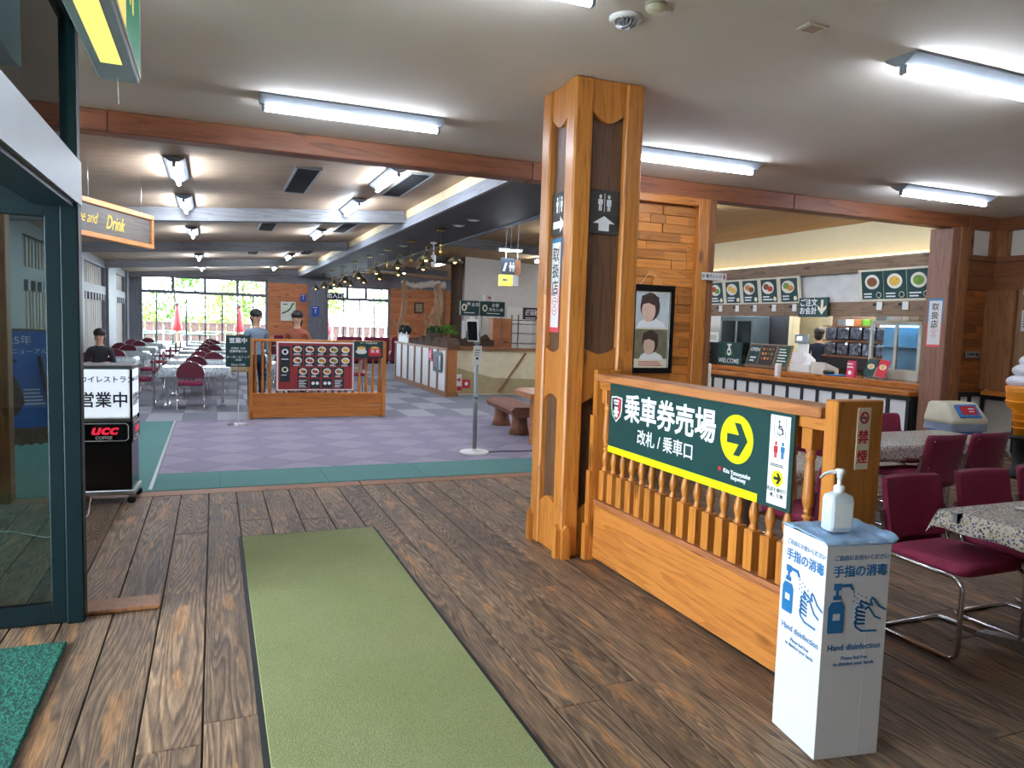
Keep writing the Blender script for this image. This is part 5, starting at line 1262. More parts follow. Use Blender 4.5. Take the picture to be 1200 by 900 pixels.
t = thing('beacon_box', 'small white box with a red light above the service signs', 'box', (6.4, 17.45, 2.162)); cbx(-.09, .09, -.06, .06, 0, .16, .006).build('case', W['white'], t); MB().disc(.03, .09, .03, -.06, .006).build('red_light', W['redink'], t); rbox(-.08, .08, -.055, .055, -.0, .02).build('foot', W['slab'], t)
t = thing('wire_rack', 'chrome wire tray rack in front of the grey wall', 'rack', (7.75, 17.4, 0))
for x in (-.6, .6):
    for y in (-.22, .22): MB().tube([(x, y, 0), (x, y, 1.85)], .018, 8).build('upright', W['chrome'], t)
for z in (1.12, 1.38, 1.62, 1.72):
    q = MB(); [q.tube([(-.6, -.22+.055*k, z), (.6, -.22+.055*k, z)], .008, 5) for k in range(9)]; [q.tube([(-.6+.2*k, -.22, z-.01), (-.6+.2*k, .22, z-.01)], .01, 5) for k in range(7)]; q.build('wire_shelf', W['chrome'], t)
t = thing('return_sign', 'dark brown tray return sign above the wire rack', 'sign', (7.5, 17.15, 1.74)); cbx(-.25, .25, -.02, .0, 0, .3, .003).build('board', mat('sign_brown', (58, 44, 44), .5), t); text(t, '返却棚', 0, .15, .13, W['ink'], -.021, .02); p = MB(); bars(p, -.15, .2, .25, .018, -.02, 1); bars(p, -.18, .2, .05, .02, -.02, 1); p.build('print', W['ink'], t)
for s in (-1, 1): MB().tube([(s*.22, .01, -.02), (s*.22, .01, .02)], .008, 5).build('hook', W['steel'], t)
rb_ = struct('door_2', 'pale service door in the grey wall', 'door', (8.35, 20.0, 0)); rbox(-.42, .42, -.03, 0, 0, 2.1).build('leaf', W['plaster'], rb_); rbox(-.48, .48, -.02, 0, 2.1, 2.16).build('door_frame', W['palewall'], rb_); MB().ball((-.34, -.06, 1.0), .03, 8).build('door_handle', W['steel'], rb_)
# notices on the far wall
t = thing('map_poster', 'pale poster with a green map on the orange far wall', 'poster', (2.7, 29.985, 1.48)); rbox(-.28, .28, -.012, 0, 0, .74).build('sheet', mat('map_paper', (218, 222, 206), .6), t)
MB().plate([(-.24, .26), (-.14, .28), (-.05, .33), (.04, .38), (.1, .44), (.14, .54), (.18, .6), (.24, .66), (.22, .72), (.14, .68), (.1, .6), (.06, .5), (0, .44), (-.08, .38), (-.18, .34), (-.24, .32)], -.012).build('printed_land', mat('map_green', (64, 120, 84), .6), t); p = MB(); bars(p, -.2, -.02, .66, .04, -.012, 1); p.build('print', W['leafd'], t)
for i, (x, y, z, w_, h_, lab) in enumerate(((3.27, 29.985, 2.23, .23, .3, 'small blue notice high on the orange far wall'), (3.73, 29.885, 1.68, .3, .4, 'larger blue notice on the grey post of the far wall'))):
    t = thing('blue_notice', lab, 'notice', (x, y, z)); rbox(-w_/2, w_/2, -.012, 0, 0, h_).build('plate', mat('notice_blue', (40, 84, 170), .5), t); text(t, '?', 0, h_*.5, h_*.5, W['ink'], -.013, .02); p = MB(); bars(p, -w_*.35, w_*.3, h_*.9, h_*.06, -.012, 1); p.build('print', W['ink'], t)
t = thing('exit_sign', 'dark sign with white characters over the far glass door', 'sign', (4.48, 29.93, 2.39)); cbx(-.36, .36, -.03, .03, 0, .26, .004).build('board', W['darkink'], t); text(t, '出入口', 0, .13, .21, W['ink'], -.031, .03)
t = thing('wall_wreath', 'small framed ornament on the orange wall behind the driftwood', 'ornament', (7.95, 29.98, 1.95)); rbox(-.2, .2, -.03, 0, 0, .45).build('frame', W['bark'], t); rbox(-.14, .14, -.035, -.025, .06, .39).build('picture', mat('wreath_print', (150, 140, 110), .6, var=.4, nscale=14), t)

# ================================================================== PEOPLE
PEOPLE = []
def person(label, loc, rz, seated, shirt, pants, hairc, hairlen=.0):
    t = thing('person', label, 'person', loc, rz)
    J = {}
    def j(n, x, y, z, r): J[n] = (Vector((x, y, z)), r)
    dz = -.42 if seated else 0
    j('pelvis', 0, 0, .95+dz, .125); j('belly', 0, .0, 1.1+dz, .115); j('chest', 0, 0, 1.28+dz, .13); j('neck', 0, -.005, 1.42+dz, .055); j('nk2', 0, .005, 1.48+dz, .05); j('head', 0, .02, 1.56+dz, .078); j('crown', 0, .005, 1.64+dz, .085)
    E_ = [('pelvis', 'belly', 1), ('belly', 'chest', 1), ('chest', 'neck', 1), ('neck', 'nk2', 0), ('nk2', 'head', 0), ('head', 'crown', 0)]
    for s, q in ((-1, 'l'), (1, 'r')):
        j(q+'sh', s*.165, 0, 1.36+dz, .06); j(q+'el', s*.22, -.03, 1.1+dz, .043)
        if seated: j(q+'wr', s*.16, .2, 1.12+dz, .03); j(q+'pa', s*.13, .27, 1.13+dz, .032)
        else: j(q+'wr', s*.215, .06, .88, .03); j(q+'pa', s*.21, .085, .81, .032)
        E_ += [('chest', q+'sh', 1), (q+'sh', q+'el', 1), (q+'el', q+'wr', 1 if seated else 1), (q+'wr', q+'pa', 0)]
        W0 = J[q+'pa'][0]; d = (W0-J[q+'wr'][0]).normalized(); side = Vector((0, 1, 0)) if not seated else Vector((s, 0, 0))
        for f_ in range(5):
            off = side*(-.024+.014*f_) if f_ < 4 else side*.035; L_ = (.06, .072, .076, .066, .045)[f_]
            j(q+'f%da' % f_, *(W0+off+d*.035), .009); j(q+'f%db' % f_, *(W0+off+d*(.035+L_*.6)+Vector((0, .004, 0))), .0085); j(q+'f%dc' % f_, *(W0+off+d*(.035+L_)+Vector((0, .012, -.004))), .007)
            E_ += [(q+'pa', q+'f%da' % f_, 0), (q+'f%da' % f_, q+'f%db' % f_, 0), (q+'f%db' % f_, q+'f%dc' % f_, 0)]
        j(q+'hip', s*.09, .0, .88+dz, .095)
        if seated: j(q+'kn', s*.11, .42, .5, .065); j(q+'an', s*.11, .4, .09, .043); j(q+'toe', s*.12, .53, .04, .038)
        else: j(q+'kn', s*.1, .015, .5, .062); j(q+'an', s*.1, -.02, .09, .043); j(q+'toe', s*.11, .12, .04, .038)
        E_ += [('pelvis', q+'hip', 2), (q+'hip', q+'kn', 2), (q+'kn', q+'an', 2), (q+'an', q+'toe', 3)]
    names = list(J); me = bpy.data.meshes.new('body'); me.from_pydata([J[n][0] for n in names], [(names.index(a), names.index(b)) for a, b, _ in E_], [])
    o = bpy.data.objects.new('body', me); COL.objects.link(o)
    sk = o.modifiers.new('skin', 'SKIN'); sk.use_smooth_shade = True
    sv = me.skin_vertices[0].data if me.skin_vertices else None
    if sv is None:
        bpy.context.view_layer.objects.active = o; me.skin_vertices.new() if hasattr(me.skin_vertices, 'new') else None
        sv = me.skin_vertices[0].data if me.skin_vertices else None
    if sv:
        for i, n in enumerate(names): sv[i].radius = (J[n][1], J[n][1]*(.78 if n in ('pelvis', 'belly', 'chest') else 1)); sv[i].use_root = (n == 'pelvis')
    ss = o.modifiers.new('sub', 'SUBSURF'); ss.levels = 2; ss.render_levels = 2
    PEOPLE.append((o, t, [(J[a][0], J[b][0], c_) for a, b, c_ in E_], [W['skin'], shirt, pants, W['blackmat']]))
    hz = 1.6+dz
    for s in (-1, 1):
        MB().ball((s*.033, .098, hz-.005), .011, 8).build('eye', W['darkink'], t); MB().ball((s*.088, .01, hz-.01), .02, 8, .5, 1, 1.4).build('ear', W['skin'], t)
    MB().ball((0, .108, hz-.03), .016, 8, .8, 1, 1.3).build('nose', W['skin'], t); MB().ball((0, .095, hz-.068), .02, 8, 1.2, .5, .4).build('mouth', mat('lip', (170, 96, 86), .5), t)
    hr = MB(); hr.ball((0, -.012, hz+.045), .108, 16, .95, 1.0, .85)
    hr.ball((0, -.045, hz-.03-hairlen*.4), .088, 14, 1, .75, 1.1+hairlen*5); hr.build('hair', hairc, t)
    return t
def flush_people():
    bpy.context.view_layer.update(); dg = bpy.context.evaluated_depsgraph_get()
    for o, t, segs, mats in PEOPLE:
        me = bpy.data.meshes.new_from_object(o.evaluated_get(dg)); me.materials.clear()
        for m_ in mats: me.materials.append(m_)
        for p in me.polygons:
            c_ = p.center; best = 9; bi = 0
            for a, b, k in segs:
                ab = b-a; f_ = max(0, min(1, (c_-a).dot(ab)/ab.length_squared)); d = (c_-a-ab*f_).length
                if d < best: best = d; bi = k
            p.material_index = bi; p.use_smooth = True
        link('body', me, t)
        old = o.data; bpy.data.objects.remove(o); bpy.data.meshes.remove(old)
GB = mat('greyblue_shirt', (118, 136, 152), .8); NV = mat('navy_cloth', (30, 36, 56), .8); BG = mat('beige_cloth', (196, 176, 130), .8); CH = mat('charcoal_cloth', (44, 46, 52), .8); RD = mat('rust_cloth', (150, 84, 58), .8)
person('person in a grey blue top and dark trousers standing behind the menu barrier', (.66, 12.95, 0), R(205), False, GB, NV, W['hair'])
person('person in a rust coloured top standing behind the menu poster', (1.32, 13.0, 0), R(165), False, RD, CH, W['hair'], .05)
person('person in a grey top seated at the table by the boarded left wall', (-1.88, 14.83, 0), R(180), True, CH, NV, W['hair'])
copy_tree(rc, (-1.88, 14.8, 0), PI, 'round-backed chair under the person seated by the left wall')
person('person in a dark navy jacket standing with back turned in the kitchen doorway', (11.0, 11.05, 0), R(-60), False, NV, NV, W['hair'])
t = thing('shoulder_bag', 'beige shoulder bag of the person behind the barrier', 'bag', (.42, 12.9, .68)); loft([(rr(.15, .07, .03), 0), (rr(.16, .08, .03), .04), (rr(.15, .06, .03), .2), (rr(.13, .03, .02), .24)]).build('body', BG, t); MB().tube([(-.12, 0, .23), (-.02, 0, .5), (.1, .02, .66), (.14, 0, .5), (.12, 0, .23)], .012, 6).build('strap', BG, t)

# ================================================================== FOOD COUNTER AND KITCHEN
t = thing('food_counter', 'varnished wooden food counter with white panels in black frames', 'counter', (9.0, 7.32, 0)); LY = 6.0
rbox(.06, .9, 0, LY, 0, .76).build('carcass', W['blackmat'], t)
cbx(-.02, .32, 0, LY, .76, .835, .012).build('tray_rail', W['counter'], t); cbx(.32, .95, 0, LY, .835, .925, .01).build('worktop', W['counter'], t)
rbox(.02, .06, 0, LY, .70, .76).build('frame_rail', W['blackmat'], t); rbox(.02, .06, 0, LY, 0, .08).build('frame_rail', W['blackmat'], t)
for i in range(18): rbox(.02, .06, .02+i*.335, .07+i*.335, .08, .7).build('stile', W['blackmat'], t)
for i in range(17): rbox(.045, .062, .07+i*.335, .355+i*.335, .08, .7).build('panel', W['white'], t)
cn = struct('wall_canopy', 'brown boarded canopy over the food counter with a pale wall above', 'canopy')
rbox(9.5, 9.6, 7.1, 13.4, 2.7, 3.5).build('upper_wall', mat('pale_cream_wall', (226, 216, 178), .85, var=.02), cn)
rbox(9.32, 9.5, 7.1, 13.4, 2.58, 2.78).build('board', W['canopy'], cn); rbox(9.4, 9.5, 7.1, 13.4, 2.12, 2.58).build('peg_panel', mat('peg_white', (206, 204, 200), .8, bump=.3, bscale=300), cn)
rbox(9.32, 9.5, 7.1, 10.2, 1.9, 2.12).build('board', W['canopy'], cn); rbox(9.32, 9.5, 10.205, 13.4, 1.9, 2.12).build('board', W['canopy'], cn)
rbox(9.5, 11.4, 7.1, 13.4, 2.62, 2.7).build('canopy_top', W['plaster'], cn)
# warm cove tube hidden behind the canopy board
t = thing('cove_lamp', 'warm tube lamp lying on top of the canopy', 'lamp', (9.37, 7.4, 2.78)); rbox(-.04, .04, 0, 5.6, 0, .02).build('batten', LW, t); MB().tube([(0, .05, .04), (0, 5.55, .04)], .016, 8).build('tube', glow('warm_tube', (255, 206, 120), 2.2), t)
TF = Matrix.Rotation(R(9), 4, 'X')
CF = mat('cream_frame', (214, 206, 184), .5)
for i in range(6):
    t = thing('menu_board', 'green dish board on the canopy, %s from the kitchen post side' % ordn[5-i], 'menu', (9.36, 12.6-i*.5, 2.11), -PI/2, 'dish boards')
    cbx(-.25, .25, -.02, .02, 0, .48, .004).xf(TF).build('frame', CF, t); rbox(-.2, .2, -.024, -.019, .04, .45).xf(TF).build('sheet', W['signgreen'], t)
    MB().disc(-.02, .3, .15, -.024, .003, .11).xf(TF).build('plate', PL, t); MB().disc(-.06, .32, .07, -.027, .003, .055).xf(TF).build('food', food[(i+2) % 5], t); MB().disc(.04, .28, .07, -.028, .003, .05).xf(TF).build('food', food[(2*i) % 5], t)
    p = MB(); bars(p, -.16, .08, .15, .022, -.024, 2, .05); p.xf(TF).build('print', W['ink'], t); MB().disc(.14, .1, .04, -.024, .002).xf(TF).build('price_seal', W['creamink'], t)
    t = thing('price_tag', 'white price tag under the canopy, %s from the kitchen post side' % ordn[5-i], 'tag', (9.305, 12.45-i*.5, 1.98), -PI/2, 'price tags'); rbox(-.05, .05, -.004, 0, 0, .12).build('card', W['paper'], t); rbox(-.12, -.05, -.004, .012, .06, .1).build('clip', W['blackmat'], t)
for i, y in enumerate((8.2, 7.75)):
    t = thing('price_tag', 'white price tag under the bowl menu, %s' % ('left one', 'right one')[i], 'tag', (9.305, y, 1.99), -PI/2, 'price tags'); rbox(-.05, .05, -.004, 0, 0, .12).build('card', W['paper'], t); rbox(-.12, -.05, -.004, .012, .06, .1).build('clip', W['blackmat'], t)
t = thing('bowl_menu', 'wide green menu board with three bowls right on the canopy', 'menu', (9.36, 7.95, 2.12), -PI/2)
cbx(-.66, .66, -.02, .02, 0, .49, .004).xf(TF).build('frame', CF, t)
for i in range(3):
    x = -.4+i*.4; rbox(x-.195, x+.195, -.024, -.019, .04, .46).xf(TF).build('sheet', W['signgreen'], t); MB().disc(x, .3, .13, -.024, .003, .11).xf(TF).build('bowl', PL, t); MB().disc(x, .3, .09, -.027, .003, .07).xf(TF).build('food', food[(i*3+1) % 5], t)
    p = MB(); bars(p, x-.16, x+.04, .13, .02, -.024, 2, .045); p.xf(TF).build('print', W['ink'], t); MB().disc(x+.11, .1, .045, -.024, .002).xf(TF).build('price_seal', W['creamink'], t); MB().disc(x+.11, .1, .036, -.026, .002).xf(TF).build('price_seal', W['signgreen'], t)
t = thing('order_sign', 'green order and pay sign with a cream down arrow over the register', 'sign', (9.26, 9.47, 1.88), -PI/2)
cbx(-.32, .32, -.015, .015, 0, .32, .003).build('board', W['signgreen'], t); text(t, 'ご注文', -.1, .23, .13, W['ink'], -.016, .015); text(t, 'お会計', -.1, .095, .13, W['ink'], -.016, .015)
MB().plate([(.2, .04), (.29, .14), (.29, .19), (.225, .14), (.225, .28), (.175, .28), (.175, .14), (.11, .19), (.11, .14)], -.015, .003).build('arrow', W['creamink'], t); p = MB(); [p.box(x-.02, x+.02, .0, .06, .28, .33) for x in (-.25, .25)]; p.build('hook', W['steel'], t)
t = thing('microwave_sign', 'small white microwave sign with a red arrow on the pine post', 'sign', (5.27, YB-.036, 2.17)); cbx(-.17, .17, -.008, .004, 0, .085, .002).build('plate', W['paper'], t); text(t, '② 電子レンジ', -.035, .042, .045, W['darkink'], -.009, .012)
MB().plate([(.135, .015), (.155, .04), (.145, .04), (.145, .07), (.125, .07), (.125, .04), (.115, .04)], -.009).build('arrow', W['redink'], t)
# kitchen interior
kw = struct('wall_kitchen', 'dark kitchen partition with a lit doorway behind the counter', 'wall')
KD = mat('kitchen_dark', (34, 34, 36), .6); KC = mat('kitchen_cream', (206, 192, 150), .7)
rbox(10.6, 10.7, 11.4, 13.4, 0, 2.62).build('panel', KD, kw); rbox(10.6, 10.7, 7.1, 10.35, 0, 2.62).build('panel', W['canopy'], kw); rbox(10.6, 10.7, 10.35, 11.4, 2.0, 2.62).build('panel', KD, kw)
for y in (10.35, 11.31): rbox(10.56, 10.74, y, y+.1, 0, 2.0).build('jamb', KC, kw)
rbox(11.9, 12.0, 7.1, 13.4, 0, 2.62).build('panel', KC, kw); rbox(9.6, 12.0, 13.4, 13.5, 0, 3.4).build('panel', W['plaster'], kw); rbox(9.46, 12.0, 7.1, 7.16, 0, 2.62).build('panel', W['plaster'], kw)
for i, (y, w_) in enumerate(((7.35, .9), (8.6, .6))): rbox(10.5, 10.6, y, y+w_, 1.9, 2.2).build('shelf', W['post'], kw)
for i, (x, y, lab) in enumerate(((10.1, 9.2, 'fluorescent lamp under the kitchen ceiling, nearer one'), (10.1, 12.0, 'fluorescent lamp under the kitchen ceiling, farther one'), (11.3, 10.9, 'fluorescent lamp behind the kitchen doorway'))): copy_tree(hl, (x, y, 2.61), PI/2, lab, 'kitchen lamps')
t = thing('display_fridge', 'dark glass door fridge behind the counter', 'fridge', (10.35, 12.5, 0), -PI/2); cbx(-.52, .52, -.2, .24, 0, 1.92, .01).build('cabinet', mat('fridge_grey', (92, 104, 106), .4), t)
for x in (-.25, .25): d_ = rbox(x-.22, x+.22, -.215, -.2, .95, 1.82).build('door', mat('fridge_dark', (22, 30, 30), .15), t); rbox(x-.22, x-.19, -.23, -.2, .95, 1.82).build('handle', W['silver'], d_)
for i in range(6): tag(MB().lathe([(.03, 0), (.03, .12), (.012, .16), (.012, .19)], 10).build('drink_bottle', W['paper'] if i % 2 else W['leafd'], None, loc=(10.04, 12.2+i*.09, .926)), 'small drink bottle before the fridge, %s from the right' % ordn[i], 'bottle', 'bottles before the fridge')
t = thing('black_crate', 'black slatted box at the left end of the counter', 'crate', (9.62, 12.62, .926), -PI/2); cbx(-.3, .3, -.2, .2, 0, .44, .006).build('body', W['blackmat'], t)
for k in range(5): rbox(-.31, .31, -.21, -.2, .03+k*.085, .09+k*.085).build('slat', W['black'], t)
t = thing('notice_stand', 'white notices on the black crate', 'notice', (9.62, 12.62, 1.37), -PI/2); cbx(-.27, .25, -.02, .0, 0, .2, .003).build('sheet', W['paper'], t); rbox(-.2, .2, -.022, -.019, .05, .15).build('print', mat('notice_tan', (196, 190, 170), .6), t)
t = thing('welcome_board', 'dark green board reading welcome on the counter', 'sign', (9.55, 11.9, .926), -PI/2)
cbx(-.35, .35, -.02, .02, 0, .46, .004).build('board', W['signgreen'], t); text(t, 'WELCOME', 0, .085, .13, W['ink'], -.021, .008)
p = MB(); p.disc(0, .27, .06, -.02, .003, .08); p.disc(0, .38, .035, -.02); p.rect(-.07, .07, .4, .425, -.02); p.build('emblem', W['ink'], t); p = MB(); [p.plate([(s*.05, .2), (s*.12, .3), (s*.1, .2)], -.021) for s in (-1, 1)]; p.build('emblem_leaf', W['leaf'], t); MB().disc(0, .27, .03, -.023, .002).build('emblem_core', W['signgreen'], t); rbox(-.3, .3, .02, .12, 0, .03).build('foot', W['blackmat'], t)
t = thing('counter_menu', 'three part wooden menu stand with dark sheets on the counter', 'menu', (9.58, 10.9, .933), -PI/2); TB = Matrix.Rotation(R(-16), 4, 'X')
cbx(-.56, .56, -.02, .02, 0, .46, .004).xf(TB).build('frame', W['canopy'], t)
for x, w_, m_ in ((-.38, .14, W['signgreen']), (-.02, .19, mat('menu_black', (40, 24, 24), .5)), (.38, .15, mat('menu_green2', (18, 70, 46), .5))): rbox(x-w_, x+w_, -.025, -.019, .05, .43).xf(TB).build('sheet', m_, t)
text(t, 'OPEN', -.38, .34, .1, W['ink'], -.027, .01, on=TB); p = MB(); bars(p, -.46, -.3, .2, .03, -.026, 2, .06); bars(p, .27, .5, .38, .02, -.026, 6, .055); p.xf(TB).build('print', W['ink'], t)
for q in range(12): MB().disc(-.14+.08*(q % 4), .36-.09*(q//4), .028, -.025, .002, n=8).xf(TB).build('dish_print', food[q % 5], t)
t = thing('cash_register', 'white cash register with a screen and receipt printer on the counter', 'register', (9.62, 9.95, .926), -PI/2)
cbx(-.2, .26, -.16, .18, 0, .14, .01).build('base', W['white'], t); MB().prism([(-.16, .14), (.12, .14), (.12, .22), (-.05, .34), (-.16, .34)], 'x', -.15, .12).build('body', W['white'], t); cbx(-.12, .1, -.08, -.02, .34, .58, .01).build('pedestal', W['white'], t); cbx(-.16, .14, -.12, -.06, .5, .66, .008).build('screen', W['silver'], t); rbox(-.1, .02, -.124, -.119, .55, .62).build('screen_light', glow('screen_white', (240, 246, 255), .6), t)
MB().prism([(-.14, .0), (.16, .0), (.16, .1), (-.14, .2)], 'x', .28, .6).build('keyboard', W['potwhite'], t); cbx(.1, .22, -.2, -.17, .18, .3, .003).build('note', W['paper'], t); cbx(-.3, -.22, -.4, -.32, -.09, .12, .004).build('customer_display', W['white'], t)
t = thing('coin_tray', 'blue coin tray by the register', 'tray', (9.5, 9.1, .926)); cbx(-.1, .1, -.13, .13, 0, .02, .005).build('tray', W['blueink'], t); cbx(-.08, .06, .1, .26, .02, .07, .02).build('black_cloth', W['blackmat'], t)
t = thing('pink_stand', 'pink table stand sign on the counter', 'sign', (9.5, 8.84, .926), -PI/2); MB().prism([(-.01, 0), (.06, 0), (.03, .26), (.02, .26)], 'x', -.08, .08).build('card', mat('pink_sign', (214, 60, 104), .5), t); p = MB(); bars(p, -.06, .06, .22, .02, -.012, 2, .05); p.disc(0, .07, .035, -.012); p.build('print', W['ink'], t)
for i, (y, m_, lab) in enumerate(((8.52, W['signgreen'], 'green leaning flyer with a yellow dish on the counter'), (8.3, W['redink'], 'red leaning flyer beside the green one on the counter'))):
    t = thing('counter_flyer', lab, 'flyer', (9.5, y, .926), -PI/2+R(6)); F_ = Matrix.Rotation(R(-18), 4, 'X') @ Matrix.Rotation(R(8), 4, 'Y'); cbx(-.09, .09, -.006, .006, .04, .32, .002).xf(F_).build('sheet', m_, t); MB().disc(0, .2, .06, -.006, .002, .045).xf(F_).build('plate', PL, t); MB().disc(0, .2, .035, -.008, .002).xf(F_).build('food', food[4], t); rbox(-.06, .06, .0, .14, 0, .03).build('foot', W['chrome'], t)
t = thing('warmer_cabinet', 'glass food warmer cabinet with a pale frame on the counter', 'cabinet', (9.86, 8.35, .926), -PI/2)
MF = mat('warmer_frame', (196, 194, 178), .4); cbx(-.46, .46, -.02, .3, 0, .16, .006).build('base', MF, t); cbx(-.46, .46, -.02, .3, .86, .92, .006).build('top', MF, t)
for x in (-.44, .02, .44): rbox(x-.025, x+.025, -.02, .02, .16, .86).build('upright', MF, t)
rbox(-.44, .44, .26, .29, .16, .86).build('back', mat('warmer_blue', (120, 170, 200), .3), t); rbox(-.4, .4, 0, .006, .16, .86).build('pane', W['clear'], t); rbox(-.42, .42, .02, .26, .5, .51).build('shelf', W['steel'], t); MB().tube([(-.38, .1, .83), (.38, .1, .83)], .012, 8).build('lamp_tube', glow('cool_tube', (150, 210, 255), 5), t)
for i in range(3): tag(cbx(-.14, .14, -.1, .1, 0, .1, .01).build('carton', [CF, W['paper'], W['silver']][i], None, loc=(10.0, 8.05+i*.3, 1.847)), '%s carton on top of the glass warmer' % ('cream', 'white', 'grey')[i], 'box', 'cartons on the warmer')
foil = mat('foil_wrap', (120, 124, 134), .12, .8, var=.6, nscale=14, bump=1.0, bscale=14)
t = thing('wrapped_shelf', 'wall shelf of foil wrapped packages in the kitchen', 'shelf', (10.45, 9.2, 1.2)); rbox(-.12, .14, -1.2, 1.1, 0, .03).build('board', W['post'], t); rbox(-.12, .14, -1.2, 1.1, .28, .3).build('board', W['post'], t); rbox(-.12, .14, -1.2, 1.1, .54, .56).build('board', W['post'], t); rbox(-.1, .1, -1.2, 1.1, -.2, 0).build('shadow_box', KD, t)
for i in range(8):
    for k in range(2): tag(cbx(-.13, .1, -.12, .12, 0, .23, .03).build('foil_package', foil, None, loc=(10.43, 8.15+i*.28, 1.231+k*.27)), 'foil wrapped package on the %s kitchen shelf, %s from the right' % (('lower', 'upper')[k], (ordn+('eighth',))[i]), 'package', 'foil packages')
for i in range(4): tag(cbx(-.07, .07, -.08, .08, 0, .11, .006).build('small_box', [W['leaf'], W['slab'], W['paper'], W['silver']][i], None, loc=(10.45, 9.4+i*.18, 1.761)), '%s small box on the foil package shelf' % ('green', 'tan', 'white', 'grey')[i], 'box', 'boxes on the kitchen shelf')
t = thing('cream_cabinet', 'cream cabinet standing before the left end of the counter', 'cabinet', (8.55, 11.6, 0)); cbx(-.2, .2, -.2, .2, 0, .98, .02).build('body', CR, t); rbox(-.17, .17, -.206, -.2, .1, .85).build('front_panel', mat('cream_panel', (214, 206, 182), .5, bump=.3, bscale=200), t)
# wall things at the right edge
t = thing('wall_menu', 'dark green menu with a white border on the right wall', 'menu', (XR-.045, 6.2, 2.2), -PI/2); cbx(-.3, .3, -.015, .02, 0, .5, .003).build('board', W['paper'], t); rbox(-.285, .285, -.018, -.014, .015, .485).build('sheet', W['signgreen'], t); p = MB(); bars(p, -.27, -.1, .45, .03, -.018, 1); bars(p, -.27, -.1, .08, .02, -.018, 1); p.build('print', W['ink'], t)
t = thing('wall_notice', 'white paper notice inside the serving hatch', 'notice', (XR-.004, 6.46, 1.72), -PI/2); rbox(-.07, .07, -.004, 0, 0, .28).build('sheet', W['paper'], t); p = MB(); bars(p, -.05, .05, .24, .012, -.005, 6, .035); p.build('print', W['darkink'], t)
t = thing('block_wall_plate', 'small grey plate with a square mark on the block wall', 'sign', (9.68, YB-.0, 1.34)); cbx(-.13, .13, -.012, 0, 0, .085, .002).build('plate', W['silver'], t); p = MB(); p.rect(.06, .11, .02, .065, -.012); p.disc(-.1, .043, .014, -.012); bars(p, -.07, .04, .055, .02, -.012, 1); p.build('print', W['darkink'], t)
t = thing('counter_box', 'pale box with a red panel on the right wall shelf', 'box', (XR-.145, 6.05, .901)); cbx(-.08, .08, -.12, .12, 0, .62, .005).build('case', W['silver'], t); rbox(-.085, -.079, -.09, .05, .42, .58).build('red_panel', W['redink'], t); t2 = thing('napkin_box', 'white napkin box on the right wall shelf', 'box', (XR-.15, 6.4, .9)); cbx(-.07, .07, -.07, .07, 0, .16, .01).build('case', W['white'], t2); rbox(-.04, .04, -.03, .03, .16, .18).build('napkin', W['paper'], t2)

# ================================================================== TERRACE AND TREES OUTSIDE
tr = struct('floor_terrace', 'plank terrace outside the far windows', 'terrace'); rbox(-9, 14, YW+.2, 45.3, -.2, -.04).build('joist', W['blackmat'], tr)
for i in range(46): rbox(-9+i*.5, -8.51+i*.5, YW+.2, 45.3, -.04, 0).build('plank', W['greywood_z'], tr)
RW = wood('terrace_brown', (70, 44, 38), (50, 30, 26), 'z', 8, 5, .7, .1)
t = thing('terrace_railing', 'brown board railing along the edge of the terrace', 'railing', (0, 45.0, 0)); rbox(-9, 14, -.06, .06, 1.1, 1.18).build('top_rail', RW, t); rbox(-9, 14, -.03, .03, .1, .18).build('bottom_rail', RW, t)
for x in range(-9, 15, 3): rbox(x-.06, x+.06, .03, .15, 0, 1.1).build('post', RW, t)
rb1 = MB().prism([(-.2, .12), (.2, .12), (.2, .45), (.13, .6), (.2, .75), (.2, 1.1), (-.2, 1.1), (-.2, .75), (-.13, .6), (-.2, .45)], 'y', -.025, .025).mesh('board'); rb1.materials.append(RW)
for i in range(50): link('board', rb1, t, loc=(-8.8+i*.46, 0, 0))
te = struct('ceiling_terrace', 'roof overhang above the terrace', 'roof'); rbox(-9, 14, YW+.15, 36.0, 3.5, 3.6).build('roof_board', W['greywood'], te)
GT = mat('green_garden', (22, 66, 50), .5)
gt = None
for i, (x, y) in enumerate(((-3.2, 41), (-2.0, 42.5), (-1.2, 39), (-.2, 42.4), (-2.4, 36.5), (1.3, 42), (2.2, 39.5), (-.6, 36.2))):
    lab = 'round green garden table on the terrace, %s' % ('far left', 'left of the first parasol', 'under the first parasol', 'right of the first parasol', 'nearest on the left', 'under the second parasol', 'far right', 'nearest in the middle')[i]
    if gt is None:
        gt = thing('garden_table', lab, 'table', (x, y, 0), 0, 'green garden tables'); MB().lathe([(.7, .68), (.72, .7), (.7, .73), (0.001, .74)], 22).build('tabletop', GT, gt); MB().lathe([(.05, .03), (.04, .68)], 10).build('leg', GT, gt); MB().lathe([(.32, 0), (.3, .03), (.05, .06)], 14).build('base', GT, gt)
    else: copy_tree(gt, (x, y, 0), 0, lab)
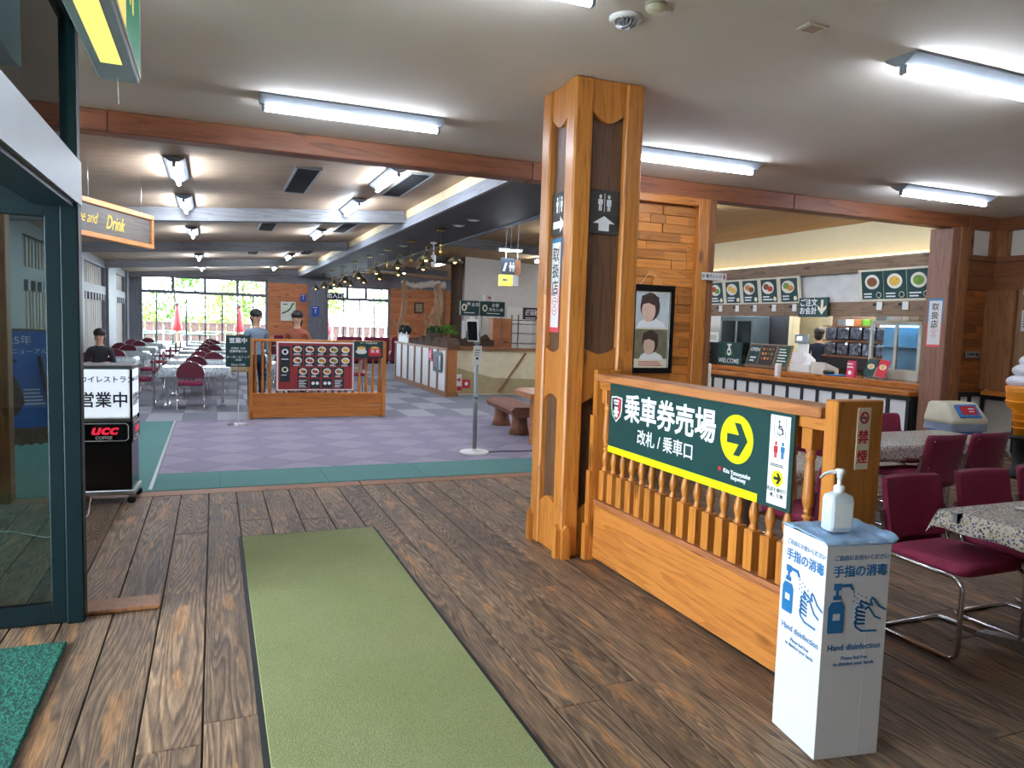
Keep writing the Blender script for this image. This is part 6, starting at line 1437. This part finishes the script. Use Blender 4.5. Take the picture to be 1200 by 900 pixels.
for i, (x, y) in enumerate(((-1.6, 38.0), (1.15, 38.0), (5.3, 38.0))):
    t = thing('parasol', 'folded red parasol on the terrace, %s' % ('left one', 'middle one', 'right one')[i], 'parasol', (x, y, 0), 0, 'folded red parasols'); MB().tube([(0, 0, 0), (0, 0, 2.1)], .035, 8).build('pole', W['post'], t); MB().lathe([(.06, 2.05), (.1, 1.7), (.17, 1.2), (.22, .85), (.16, .82)], 10).build('folded_canopy', mat('parasol_red', (150, 12, 22), .6), t); MB().lathe([(.09, 2.02), (.1, 2.1), (.05, 2.16)], 10).build('cap', W['darkink'], t); MB().lathe([(.3, 0), (.3, .06), (.06, .1)], 14).build('base', W['blackmat'], t)
tag(rbox(-60, 60, 46, 120, -3.2, -3.0).build('ground', turf('grass_slope', (110, 150, 60), (70, 110, 40), 3, .3, .05), None, 'structure'), 'grassy slope beyond the terrace', 'ground')
random.seed(8)
LFM = [mat('tree_leaf_a', (96, 124, 44), .6, var=.3, nscale=3), mat('tree_leaf_b', (80, 112, 38), .6, var=.3, nscale=3), mat('tree_leaf_c', (112, 134, 56), .6, var=.3, nscale=3)]
for m_ in LFM: m_.node_tree.nodes['Principled BSDF'].inputs['Transmission Weight'].default_value = .0
for i, (x, y, h_, r_) in enumerate(((-5.2, 54, 5.5, 2.0), (-2.6, 58, 7.5, 2.2), (.4, 52, 6.5, 2.1), (1.9, 56, 8.0, 1.9), (5.6, 55, 7.0, 2.2), (8.6, 62, 8, 2.0), (-8.5, 60, 8, 2.6), (13, 55, 7.5, 2.2))):
    t = thing('tree', 'light green broadleaf tree beyond the terrace, %s from the left' % ('second', 'third', 'fourth', 'fifth', 'sixth', 'seventh', 'first', 'eighth')[i], 'tree', (x, y, -3.0), 0, 'trees beyond the terrace')
    MB().tube([(0, 0, 0), (.1, 0, h_*.5), (0, .1, h_*.85)], [.22, .15, .06], 8).build('trunk', W['bark'], t)
    f_ = MB()
    for q in range(9): a = random.uniform(0, 2*PI); bush(f_, (math.cos(a)*r_*.55, math.sin(a)*r_*.55, h_*random.uniform(.45, .95)), r_*.62, 100, .2, .9)
    f_.build('crown', LFM[i % 3], t)

flush_text()
flush_people()
